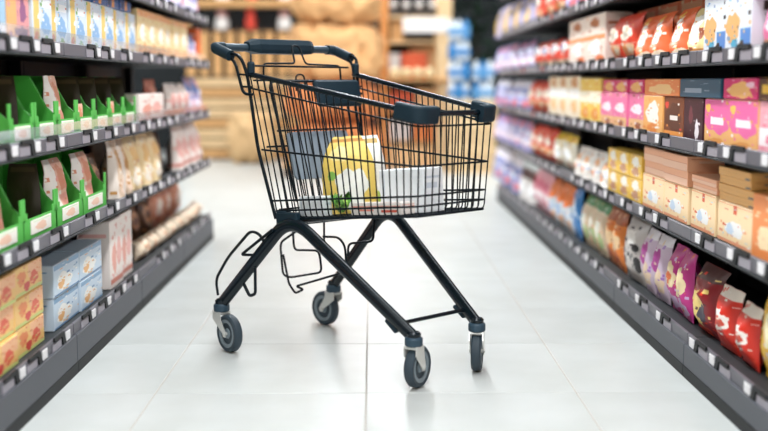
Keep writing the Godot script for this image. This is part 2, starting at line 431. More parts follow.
func pouch_mesh(w: float, h: float, d: float, variant: int, pillow := false, shoulders := 0.0) -> ArrayMesh:
	# a stand-up pouch (flat foot, pinched top) or a pillow bag (both ends sealed), crinkled
	var key := "pouch%.3f,%.3f,%.3f,%d,%s,%.2f" % [w, h, d, variant, pillow, shoulders]
	if shapes.has(key):
		return shapes[key]
	var b := MB.new()
	var nz := FastNoiseLite.new()
	nz.seed = variant * 17 + 5
	nz.frequency = 1.0
	var nu := 8
	var nv := 11
	for face in [1.0, -1.0]:
		var pos := []
		for j in nv + 1:
			var t := float(j) / nv
			var prof := 0.0
			if pillow:
				prof = pow(maxf(0.0, sin(PI * clampf((t - 0.05) / 0.9, 0, 1))), 0.55)
			else:
				prof = pow(maxf(0.0, 1.0 - pow(clampf((t) / 0.9, 0, 1), 2.4)), 0.8)
			var wide := 1.0 - 0.06 * sin(PI * t) * (1.0 if pillow else 0.5)
			if not pillow:
				wide -= 0.03 * t
			wide *= 1.0 - shoulders * pow(maxf(0.0, (t - 0.5) / 0.5), 2.0)
			var row := []
			for q in nu + 1:
				var u := float(q) / nu * 2.0 - 1.0
				var thick := d / 2 * prof * pow(maxf(0.0, 1.0 - pow(absf(u), 2.6)), 0.6)
				thick += (nz.get_noise_3d(u * 2.2, t * 2.6, face * 3.0)) * d * 0.30 * prof * (1.0 - u * u)
				thick = maxf(thick, 0.0012)
				var top_bend := 0.0
				if t > 0.86:
					top_bend = (t - 0.86) * d * (0.5 + variant * 0.5)
				row.append(Vector3(face * thick - top_bend, t * h + (nz.get_noise_2d(u * 1.4 + variant, 7.0) * h * 0.012 if j == nv else 0.0), u * w / 2 * wide))
			pos.append(row)
		var ids := []
		for j in nv + 1:
			var row := []
			for q in nu + 1:
				var du: Vector3 = pos[j][mini(q + 1, nu)] - pos[j][maxi(q - 1, 0)]
				var dv: Vector3 = pos[mini(j + 1, nv)][q] - pos[maxi(j - 1, 0)][q]
				var nn := dv.cross(du).normalized() * 1.0
				if nn.x * face < 0:
					nn = -nn
				row.append(b.vert(pos[j][q], nn, Vector2(0.01 + 0.63 * (0.5 - 0.5 * (float(q) / nu * 2.0 - 1.0) * face), 1.0 - float(j) / nv)))
			ids.append(row)
		for j in nv:
			for q in nu:
				b.quad(ids[j][q], ids[j][q + 1], ids[j + 1][q + 1], ids[j + 1][q])
		if not pillow:
			# the gusset's foot
			var foot := []
			for q in nu + 1:
				foot.append(b.vert(pos[0][q], Vector3.DOWN, Vector2(0.96, 0.5)))
			var mid0 := b.vert(Vector3(0, 0.002, -w / 2), Vector3.DOWN, Vector2(0.96, 0.5))
			var mid1 := b.vert(Vector3(0, 0.002, w / 2), Vector3.DOWN, Vector2(0.96, 0.5))
			for q in nu:
				b.tri(foot[q], foot[q + 1], mid0 if q < nu / 2 else mid1)
			b.tri(foot[nu / 2], mid0, mid1)
	shapes[key] = b.commit()
	return shapes[key]

func tray_mesh(w: float, h: float, d: float) -> ArrayMesh:
	# a shelf-ready tray of card: tall back, side walls that step down, a low front
	var key := "tray%.3f,%.3f,%.3f" % [w, h, d]
	if shapes.has(key):
		return shapes[key]
	var b := MB.new()
	var t := 0.004
	b.box(Vector3(0, t / 2, 0), Vector3(d, t, w))
	b.box(Vector3(-d / 2 + t / 2, h / 2, 0), Vector3(t, h, w))
	b.box(Vector3(d / 2 - t / 2, h * 0.15, 0), Vector3(t, h * 0.3, w))
	for s in [-1.0, 1.0]:
		# side wall outline in x, y; extruded across its thickness
		var o := [Vector2(-d / 2, 0), Vector2(d / 2, 0), Vector2(d / 2, h * 0.36), Vector2(d / 2 - 0.03, h * 0.5), Vector2(0.0, h), Vector2(-d / 2, h)]
		var z0: float = s * (w / 2) - (t if s > 0 else 0.0)
		var fr := []
		var bk := []
		for p in o:
			fr.append(Vector3(p.x, p.y, z0 + t))
			bk.append(Vector3(p.x, p.y, z0))
		b.flat(fr)
		bk.reverse()
		b.flat(bk)
		bk.reverse()
		for k in o.size():
			var k2 := (k + 1) % o.size()
			b.flat([bk[k], bk[k2], fr[k2], fr[k]])
		# the front post beside the cut-out, wider at its foot
		var pz: float = s * (w / 2 - 0.008)
		b.box(Vector3(d / 2 - t / 2, h * 0.44, pz), Vector3(t, h * 0.32, 0.022))
		b.box(Vector3(d / 2 - t / 2, h * 0.34, s * (w / 2 - 0.018)), Vector3(t * 0.96, h * 0.10, 0.036))
	shapes[key] = b.commit()
	return shapes[key]

# ---------------------------------------------------------------- the shopping trolley: s forward, w across (+ = side away from the camera), h up
func L(s: float, w: float, h: float) -> Vector3:
	return Vector3(s, h, -w)

func wire(called: String, pts: Array, r: float, parent: Node, m: Material = null, closed := false, sides := 6) -> MeshInstance3D:
	var b := MB.new()
	b.tube(pts, r, sides, closed)
	return obj(called, b.commit(), m if m else M.trolley_metal, parent)

func rounded_rect(w: float, h: float, r: float, steps := 3) -> Array:
	var out := []
	for c in [[1, 1, 0], [-1, 1, 1], [-1, -1, 2], [1, -1, 3]]:
		for k in steps + 1:
			var a: float = (c[2] + float(k) / steps) * PI / 2
			out.append(Vector2(c[0] * (w / 2 - r) + cos(a) * r, c[1] * (h / 2 - r) + sin(a) * r))
	return out

func caster(cart: Node3D, at: Vector3, normal: float, trail: float) -> void:
	# at: the swivel ring's centre; normal: heading of the hub's axis (radians, in the trolley's axes); trail: how far the axle lies off the swivel
	var c := part("caster", cart, at)
	var R := 0.064
	var nrm := Vector3(cos(normal), 0, -sin(normal))
	var head := Vector3(-nrm.z, 0, nrm.x) * signf(trail)
	var axle := head * absf(trail) + Vector3(0, R - at.y, 0)
	var turn := Basis(head, nrm, head.cross(nrm))   # y along the axle
	var b := MB.new()
	b.lathe([Vector2(0, -0.014), Vector2(0.024, -0.014), Vector2(0.027, -0.010), Vector2(0.027, 0.008), Vector2(0.024, 0.012), Vector2(0.020, 0.014), Vector2(0.0, 0.014)], 20)
	obj("swivel_ring", b.commit(), M.caster_ring, c)
	b = MB.new()
	b.lathe([Vector2(R - 0.016, -0.014), Vector2(R - 0.006, -0.0155), Vector2(R - 0.001, -0.010), Vector2(R, 0.0), Vector2(R - 0.001, 0.010), Vector2(R - 0.006, 0.0155), Vector2(R - 0.016, 0.014)], 28, axle, turn)
	obj("tyre", b.commit(), M.tyre, c)
	b = MB.new()
	b.lathe([Vector2(0.0, -0.012), Vector2(0.016, -0.012), Vector2(0.017, -0.008), Vector2(0.036, -0.008), Vector2(0.037, -0.013), Vector2(R - 0.015, -0.013), Vector2(R - 0.014, 0.0), Vector2(R - 0.015, 0.013), Vector2(0.037, 0.013), Vector2(0.036, 0.008), Vector2(0.017, 0.008), Vector2(0.016, 0.012), Vector2(0.0, 0.012)], 28, axle, turn)
	obj("hub", b.commit(), M.hub, c)
	b = MB.new()
	for s in [-1.0, 1.0]:
		b.lathe([Vector2(0.018, s * 0.0083), Vector2(0.0365, s * 0.0083)] if s < 0 else [Vector2(0.0365, 0.0083), Vector2(0.018, 0.0083)], 24, axle, turn)
	obj("hub_groove", b.commit(), M.tyre, c)
	# fork: a crown and two tapering cheeks down to the axle
	b = MB.new()
	var crown := Vector3(0, -0.018, 0)
	b.box(crown, Vector3(0.044, 0.010, 0.046), 0.004, Basis(head, Vector3.UP, head.cross(Vector3.UP)))
	for s in [-1.0, 1.0]:
		var off: Vector3 = nrm * s * 0.0205
		var top := crown + off
		var low := axle + off
		var o := [top - head * 0.024 + Vector3(0, 0.005, 0), top + head * 0.024 + Vector3(0, 0.005, 0), top + head * 0.026 - Vector3(0, 0.018, 0), low + head * 0.012, low + head * 0.007 - Vector3(0, 0.011, 0), low - head * 0.007 - Vector3(0, 0.011, 0), low - head * 0.012, top - head * 0.024 - Vector3(0, 0.022, 0)]
		var t: Vector3 = nrm * 0.0015
		var cen := Vector3.ZERO
		for p in o:
			cen += p / o.size()
		for side in [-1.0, 1.0]:
			var ring := []
			var n0: Vector3 = (t * side).normalized()
			var ids := [b.vert(cen + t * side, n0)]
			for p in o:
				ids.append(b.vert(p + t * side, n0))
			for k in o.size():
				b.tri(ids[0], ids[1 + k], ids[1 + (k + 1) % o.size()])
		for k in o.size():
			var p: Vector3 = o[k]
			var q: Vector3 = o[(k + 1) % o.size()]
			var n1 := ((p + q) / 2 - cen).normalized()
			var ids := [b.vert(p - t, n1), b.vert(q - t, n1), b.vert(q + t, n1), b.vert(p + t, n1)]
			b.quad(ids[0], ids[1], ids[2], ids[3])
	obj("fork", b.commit(), M.fork, c)
	b = MB.new()
	b.lathe([Vector2(0, -0.025), Vector2(0.006, -0.025), Vector2(0.006, 0.025), Vector2(0, 0.025)], 8, axle, turn)
	obj("axle_bolt", b.commit(), M.fork, c)

func build_trolley() -> void:
	var cart := thing("shopping_cart", "black wire shopping trolley standing at an angle in the middle of the aisle", "shopping cart", CART, CART_TURN)
	# --- the two bent side legs, oval tube
	var oval := []
	for k in 14:
		oval.append(Vector2(cos(TAU * k / 14) * 0.0135, sin(TAU * k / 14) * 0.0215))
	for sg in [-1.0, 1.0]:
		var b := MB.new()
		b.sweep(fillet([L(0.0, 0.252 * sg, 0.156), L(0.325, 0.214 * sg, 0.482), L(0.799, 0.14 * sg, 0.156)], 0.095, 8), oval)
		obj("side_frame", b.commit(), M.trolley_frame, cart)
		# foot caps where the legs meet the casters
		for e in [[0.0, 0.252], [0.799, 0.14]]:
			b = MB.new()
			b.lathe([Vector2(0.0, -0.004), Vector2(0.021, -0.004), Vector2(0.022, 0.006), Vector2(0.016, 0.012), Vector2(0.0, 0.013)], 16, L(e[0], e[1] * sg, 0.162))
			obj("leg_foot", b.commit(), M.trolley_frame, cart)
		# bracket between the bend and the basket's floor
		b = MB.new()
		b.box(L(0.305, 0.207 * sg, 0.466), Vector3(0.105, 0.046, 0.020), 0.004, Basis(Vector3(0, 0, 1), 0.09))
		b.box(L(0.275, 0.200 * sg, 0.478), Vector3(0.05, 0.03, 0.03), 0.005)
		obj("bracket", b.commit(), M.trolley_plastic, cart)
		# rubber stop under the front leg
		b = MB.new()
		var dir := (L(0.799, 0.14 * sg, 0.156) - L(0.325, 0.214 * sg, 0.482)).normalized()
		var mid := L(0.325, 0.214 * sg, 0.482).lerp(L(0.799, 0.14 * sg, 0.156), 0.86)
		b.box(mid - Vector3(dir.y, -dir.x, 0) * -0.027, Vector3(0.055, 0.014, 0.018), 0.004, Basis(Vector3(0, 0, 1), atan2(dir.y, dir.x)))
		obj("nesting_stop", b.commit(), M.trolley_plastic, cart)
	# --- cross tubes
	wire("cross_tube", [L(0.745, -0.149, 0.19), L(0.745, 0.149, 0.19)], 0.0065, cart, M.trolley_frame, false, 8)
	wire("cross_tube", [L(0.33, -0.21, 0.462), L(0.33, 0.21, 0.462)], 0.010, cart, M.trolley_frame, false, 8)
	wire("cross_tube", [L(0.285, -0.19, 0.447), L(0.285, 0.19, 0.447)], 0.007, cart, M.trolley_frame, false, 8)
	# --- casters (the wheels have swivelled)
	var seen := -CART_TURN   # heading of the view axis in the trolley's axes
	var toward := atan2(-cos(CART_TURN), -sin(CART_TURN)) # set below from geometry
	var cam_dir := Basis(Vector3.UP, -CART_TURN) * Vector3(0, 0, 1)
	toward = atan2(-cam_dir.z, cam_dir.x)
	caster(cart, L(0.0, -0.252, 0.145), toward - deg_to_rad(52), -0.050)
	caster(cart, L(0.0, 0.252, 0.145), toward - deg_to_rad(46), 0.046)
	caster(cart, L(0.799, -0.14, 0.145), toward + deg_to_rad(60), -0.024)
	caster(cart, L(0.799, 0.14, 0.145), toward + deg_to_rad(80), -0.020)
	# --- basket: corners of the rim and of the floor
	var rr := [0.148, 0.231, 0.924]
	var rf := [0.835, 0.158, 0.810]
	var br := [0.254, 0.207, 0.466]
	var bf := [0.818, 0.145, 0.517]
	var rw := 0.0023
	var n_side := 23
	for k in n_side + 1:
		var t := float(k) / n_side
		var top := Vector3(lerpf(rr[0], rf[0], t), lerpf(rr[1], rf[1], t), lerpf(rr[2], rf[2], t))
		var bot := Vector3(lerpf(br[0], bf[0], t), lerpf(br[1], bf[1], t), lerpf(br[2], bf[2], t))
		var p := [L(top.x, -top.y, top.z), L(bot.x, -bot.y, bot.z), L(bot.x, bot.y, bot.z), L(top.x, top.y, top.z)]
		wire("basket_wire", fillet(p, 0.014, 3), rw, cart)
	var n_front := 10
	for k in range(1, n_front):
		var t := float(k) / n_front * 2.0 - 1.0
		var p := [L(rf[0], rf[1] * t, rf[2]), L(bf[0], bf[1] * t, bf[2] - 0.004), L(br[0], br[1] * t, br[2] - 0.004)]
		wire("front_wire", fillet(p, 0.014, 3), rw, cart)
	# hoops round the sides and the front: (rear s, rear h, front s, front h, half widths)
	for hoop in [[0.147, 0.881, 0.832, 0.774, 0.233, 0.161, 0.0032], [0.195, 0.684, 0.826, 0.660, 0.223, 0.156, 0.0034], [0.234, 0.521, 0.821, 0.574, 0.214, 0.151, 0.0034], [0.250, 0.490, 0.820, 0.544, 0.211, 0.149, 0.0034], [0.254, 0.464, 0.820, 0.515, 0.210, 0.148, 0.0040]]:
		var p := [L(hoop[0], -hoop[4], hoop[1]), L(hoop[2], -hoop[5], hoop[3]), L(hoop[2], hoop[5], hoop[3]), L(hoop[0], hoop[4], hoop[1])]
		wire("basket_hoop", fillet(p, 0.02, 4), hoop[6], cart)
	wire("basket_floor_rib", [L(0.45, -0.187, 0.478), L(0.45, 0.187, 0.478)], 0.0035, cart)
	wire("basket_floor_rib", [L(0.65, -0.166, 0.496), L(0.65, 0.166, 0.496)], 0.0035, cart)
	# thick rim tube
	wire("rim", fillet([L(0.135, -0.233, 0.927), L(rf[0], -rf[1], rf[2]), L(rf[0], rf[1], rf[2]), L(0.135, 0.233, 0.927)], 0.03, 5), 0.0085, cart, M.trolley_frame, false, 10)
	# plastic bumpers round the two front corners
	for sg in [-1.0, 1.0]:
		var u := 0.115
		var a := L(lerpf(rf[0], rr[0], u), lerpf(rf[1], rr[1], u) * sg, lerpf(rf[2], rr[2], u))
		var c := L(rf[0] + 0.004, (rf[1] + 0.003) * sg, rf[2] - 0.004)
		var e := L(rf[0] + 0.004, (rf[1] - 0.062) * sg, rf[2] - 0.004)
		var b := MB.new()
		b.sweep(fillet([a + Vector3(0, -0.004, 0), c, e], 0.028, 6), rounded_rect(0.032, 0.052, 0.009))
		obj("bumper", b.commit(), M.trolley_plastic, cart)
	# --- rear gate: a slanting wire flap between the basket's rear posts
	var gate := part("rear_gate", cart)
	var g_top := [0.150, 0.205, 0.905]
	var g_bot := [0.258, 0.190, 0.480]
	for k in 15:
		var t := float(k) / 14 * 2.0 - 1.0
		wire("gate_wire", [L(g_top[0], g_top[1] * t, g_top[2]), L(g_bot[0], g_bot[1] * t, g_bot[2])], rw, gate)
	for f in [0.0, 0.5, 0.97]:
		wire("gate_bar", [L(lerpf(g_top[0], g_bot[0], f) - 0.004, -lerpf(0.215, 0.198, f), lerpf(g_top[2], g_bot[2], f)), L(lerpf(g_top[0], g_bot[0], f) - 0.004, lerpf(0.215, 0.198, f), lerpf(g_top[2], g_bot[2], f))], 0.0034, gate)
	# --- folded child seat in front of the gate: wire frame, grey flap, black pad
	var seat := part("child_seat", cart)
	var s_top := [0.178, 0.180, 0.902]
	var s_bot := [0.298, 0.165, 0.520]
	wire("seat_frame", fillet([L(s_bot[0], -s_bot[1], s_bot[2]), L(s_top[0], -s_top[1], s_top[2]), L(s_top[0], s_top[1], s_top[2]), L(s_bot[0], s_bot[1], s_bot[2])], 0.03, 5), 0.0042, seat)
	for k in range(1, 9):
		var t := float(k) / 9 * 2.0 - 1.0
		wire("seat_wire", [L(s_top[0], s_top[1] * t, s_top[2]), L(s_bot[0], s_bot[1] * t, s_bot[2])], rw, seat)
	wire("seat_bar", [L(0.228, -0.185, 0.744), L(0.228, 0.185, 0.744)], 0.0034, seat)
	var lean := Basis(Vector3(0, 0, 1), 0.30)
	var pb := MB.new()
	var panel := rounded_rect(0.262, 0.158, 0.014)
	var pf := []
	var pk := []
	for p in panel:
		pf.append(L(0.236, 0.0, 0.661) + lean * Vector3(0.004, p.y, -p.x + 0.006))
		pk.append(L(0.236, 0.0, 0.661) + lean * Vector3(-0.004, p.y, -p.x + 0.006))
	var n_f: Vector3 = lean * Vector3(1, 0, 0)
	for side in [[pf, n_f], [pk, -n_f]]:
		var ids := []
		for p in side[0]:
			ids.append(pb.vert(p, side[1]))
		for k in range(1, ids.size() - 1):
			pb.tri(ids[0], ids[k], ids[k + 1])
	for k in panel.size():
		var k2 := (k + 1) % panel.size()
		var nn: Vector3 = ((pf[k] + pf[k2]) / 2 - L(0.236, 0, 0.661)).normalized()
		pb.quad(pb.vert(pf[k], nn), pb.vert(pf[k2], nn), pb.vert(pk[k2], nn), pb.vert(pk[k], nn))
	obj("seat_flap", pb.commit(), M.seat_grey, seat).set_meta("label", "grey plastic child seat flap")
	pb = MB.new()
	pb.box(L(0.196, 0.105, 0.862), Vector3(0.022, 0.092, 0.2), 0.008, Basis(Vector3(0, 0, 1), 0.28))
	obj("seat_pad", pb.commit(), M.trolley_plastic, seat)
	# --- wire loops behind the handle
	var top_bar := [L(0.125, -0.215, 0.952), L(0.125, 0.215, 0.950)]
	wire("rear_top_bar", top_bar, 0.0038, cart)
	wire("seat_hanger", fillet([L(0.115, -0.150, 0.905), L(0.115, -0.150, 0.960), L(0.110, -0.012, 0.962), L(0.085, -0.008, 1.022), L(0.085, 0.025, 1.022), L(0.110, 0.034, 0.960), L(0.115, 0.185, 0.956), L(0.115, 0.190, 0.905)], 0.014, 4), 0.0036, cart)
	wire("seat_hanger", fillet([L(0.125, -0.02, 0.87), L(0.12, -0.018, 0.925), L(0.12, 0.018, 0.925), L(0.125, 0.02, 0.87)], 0.016, 4), 0.003, cart)
	# --- handle: bar, thick grip, end sleeves and their bent arms
	var bar := MB.new()
	bar.tube([L(0.0, -0.235, 1.014), L(0.0, 0.235, 1.014)], 0.0135, 14)
	obj("handle_bar", bar.commit(), M.handle_bar, cart)
	var grip := MB.new()
	var gp := []
	for p in [Vector2(0.030, -0.020), Vector2(0.034, -0.008), Vector2(0.034, 0.010), Vector2(0.024, 0.027), Vector2(-0.016, 0.030), Vector2(-0.026, 0.020), Vector2(-0.026, -0.014), Vector2(-0.018, -0.022)]:
		gp.append(Vector2(-p.x, p.y))
	var ends := [[-0.132, 0.62], [-0.095, 1.0], [0.125, 1.0], [0.140, 0.86]]
	for k in ends.size() - 1:
		var r0 := []
		var r1 := []
		for q in gp.size():
			r0.append(L(-gp[q].x * ends[k][1], ends[k][0], 1.016 + gp[q].y * ends[k][1]))
			r1.append(L(-gp[q].x * ends[k + 1][1], ends[k + 1][0], 1.016 + gp[q].y * ends[k + 1][1]))
		for q in gp.size():
			var q2 := (q + 1) % gp.size()
			var mid: Vector3 = (r0[q] + r0[q2] + r1[q] + r1[q2]) / 4
			var nn: Vector3 = (r0[q2] - r0[q]).cross(r1[q] - r0[q]).normalized()
			var axis := Vector3(0, 1.016, mid.z)
			if nn.dot(mid - axis) < 0:
				nn = -nn
			grip.quad(grip.vert(r0[q], nn), grip.vert(r0[q2], nn), grip.vert(r1[q2], nn), grip.vert(r1[q], nn))
		for e in [[r0, 0, Vector3(0, 0, 1)], [r1, ends.size() - 2, Vector3(0, 0, -1)]]:
			if k == e[1]:
				var ids := []
				for p in e[0]:
					ids.append(grip.vert(p, e[2]))
				for q in range(1, ids.size() - 1):
					grip.tri(ids[0], ids[q], ids[q + 1])
	obj("handle_grip", grip.commit(), M.trolley_plastic, cart)
	for sg in [-1.0, 1.0]:
		var sl := MB.new()
		sl.sweep(fillet([L(0.0, 0.225 * sg, 1.014), L(-0.002, 0.264 * sg, 1.013), L(0.088, 0.262 * sg, 0.984)], 0.03, 7), rounded_rect(0.033, 0.034, 0.013))
		obj("handle_sleeve", sl.commit(), M.trolley_plastic, cart)
		wire("handle_arm", fillet([L(0.07, 0.258 * sg, 0.985), L(0.104, 0.256 * sg, 0.962), L(0.130, 0.245 * sg, 0.862), L(0.168, 0.238 * sg, 0.860)], 0.02, 4), 0.0052, cart)
		wire("handle_arm", fillet([L(0.075, 0.262 * sg, 0.992), L(0.128, 0.254 * sg, 0.985), L(0.146, 0.240 * sg, 0.925), L(0.184, 0.230 * sg, 0.685), L(0.250, 0.213 * sg, 0.464)], 0.03, 4), 0.0056, cart)
		wire("arm_tie", [L(0.112, 0.252 * sg, 0.925), L(0.156, 0.240 * sg, 0.922)], 0.0036, cart)
		wire("arm_tie", [L(0.125, 0.247 * sg, 0.885), L(0.166, 0.238 * sg, 0.884)], 0.0036, cart)
		var hb := MB.new()
		hb.box(L(0.150, 0.228 * sg, 0.944), Vector3(0.024, 0.042, 0.022), 0.006)
		hb.tube(fillet([L(0.150, 0.228 * sg, 0.955), L(0.150, 0.228 * sg, 0.985), L(0.142, 0.222 * sg, 0.99)], 0.01, 3), 0.003, 6)
		obj("hinge_clip", hb.commit(), M.trolley_plastic, cart)
	# --- wire guard loops under the basket
	wire("guard_loop", fillet([L(-0.022, -0.250, 0.182), L(-0.034, -0.250, 0.235), L(0.03, -0.244, 0.318), L(0.148, -0.238, 0.418), L(0.195, -0.236, 0.412), L(0.218, -0.230, 0.376)], 0.035, 5), 0.005, cart)
	wire("guard_loop", fillet([L(0.262, -0.238, 0.432), L(0.100, -0.240, 0.334), L(0.165, -0.238, 0.340)], 0.012, 4), 0.005, cart)
	wire("guard_loop", fillet([L(0.170, -0.238, 0.300), L(0.170, -0.238, 0.212), L(0.138, -0.238, 0.200), L(0.108, -0.238, 0.236)], 0.012, 4), 0.0055, cart)
	wire("lower_rack_wire", fillet([L(0.20, 0.0, 0.447), L(0.004, 0.0, 0.340), L(0.018, 0.0, 0.225), L(0.06, 0.0, 0.223), L(0.227, 0.0, 0.262), L(0.213, 0.0, 0.335), L(0.08, 0.0, 0.322), L(0.072, 0.0, 0.44)], 0.022, 4), 0.0042, cart)
	wire("lower_rack_wire", fillet([L(0.02, 0.0, 0.30), L(0.05, 0.0, 0.20), L(0.085, 0.0, 0.170), L(0.13, 0.0, 0.190), L(0.09, 0.0, 0.196), L(0.37, 0.0, 0.286)], 0.012, 4), 0.0042, cart)
	wire("lower_rack_wire", fillet([L(0.205, 0.03, 0.447), L(0.205, 0.03, 0.345), L(0.25, 0.03, 0.31), L(0.288, 0.03, 0.318)], 0.02, 4), 0.0042, cart)
	wire("lower_rack_wire", fillet([L(0.20, 0.03, 0.378), L(0.278, 0.03, 0.384), L(0.310, 0.03, 0.36), L(0.318, 0.03, 0.29)], 0.02, 4), 0.0042, cart)
	wire("lower_rack_wire", fillet([L(0.325, 0.03, 0.325), L(0.328, 0.03, 0.368), L(0.372, 0.10, 0.372), L(0.36, 0.12, 0.45)], 0.016, 4), 0.0042, cart)

# ---------------------------------------------------------------- what lies in the trolley
func in_cart(called: String, mesh: Mesh, m: Material, s: float, w: float, lift: float, turn: float, label: String, category: String) -> MeshInstance3D:
	# stands on the basket's floor, which rises a little towards the front
	var slope := atan2(0.051, 0.564)
	var floor_h := 0.466 + (s - 0.254) * 0.0904 + 0.003 + lift
	var b := Basis(Vector3.UP, CART_TURN)
	var o := obj(called, mesh, m)
	o.transform = Transform3D(b * Basis(Vector3(0, 0, 1), slope) * Basis(Vector3.UP, turn), CART + b * L(s, w, floor_h))
	tag(o, label, category)
	return o

func build_groceries() -> void:
	var face := -CART_TURN - PI / 2   # front of a pack turned to the camera's end of the aisle
	in_cart("grocery_bag", pouch_mesh(0.180, 0.245, 0.085, 1, false, 0.5), M.trolley_yellow, 0.42, -0.04, 0.0, face - 0.05, "yellow crinkled food bag standing in the shopping trolley", "bag")
	in_cart("grocery_pouch", pouch_mesh(0.105, 0.245, 0.06, 2, false, 0.4), M.trolley_white, 0.405, 0.067, 0.0, face, "white pouch with gold top standing behind yellow bag in trolley", "pouch")
	in_cart("white_carton", carton_mesh(0.19, 0.132, 0.085), M.trolley_carton, 0.675, -0.02, 0.0, -PI / 2 + PI, "plain bluish white carton at the front end of trolley basket", "carton")
	in_cart("food_tray_pack", carton_mesh(0.22, 0.036, 0.06), M.trolley_tray, 0.635, -0.108, 0.0, -PI / 2, "flat white pack with red print in the trolley basket", "pack")
	in_cart("low_carton", carton_mesh(0.115, 0.062, 0.040), M.trolley_carton, 0.380, -0.154, 0.0, -PI / 2, "low white carton at the handle end of trolley basket", "carton")
	# a leafy lettuce between the packs
	var lt := thing("lettuce", "leafy green lettuce lying beside yellow bag in trolley", "lettuce", CART + Basis(Vector3.UP, CART_TURN) * L(0.478, -0.135, 0.492), CART_TURN)
	for k in 11:
		var a := TAU * k / 11.0
		var b := MB.new()
		var ids := []
		var dir := Vector3(cos(a), 0, sin(a))
		var side := Vector3(-sin(a), 0, cos(a))
		for j in 6:
			var t := j / 5.0
			for q in 5:
				var u := (q - 2) / 2.0
				var wd := 0.018 * sin(PI * clampf(t * 0.85 + 0.12, 0, 1))
				var p := dir * (0.008 + 0.022 * t * (0.8 + 0.3 * (k % 3))) + Vector3.UP * (0.006 + 0.055 * t * (0.5 + 0.25 * (k % 3)) + 0.006 * sin(u * 5.0 + k) * t + 0.008 * u * u) + side * u * wd
				ids.append(b.vert(p, (Vector3.UP * 0.6 + dir * 0.4).normalized()))
		for j in 5:
			for q in 4:
				b.quad(ids[j * 5 + q], ids[j * 5 + q + 1], ids[j * 5 + q + 6], ids[j * 5 + q + 5])
		obj("leaf", b.commit(), M.leaf_light if k % 2 else M.leaf_green, lt)

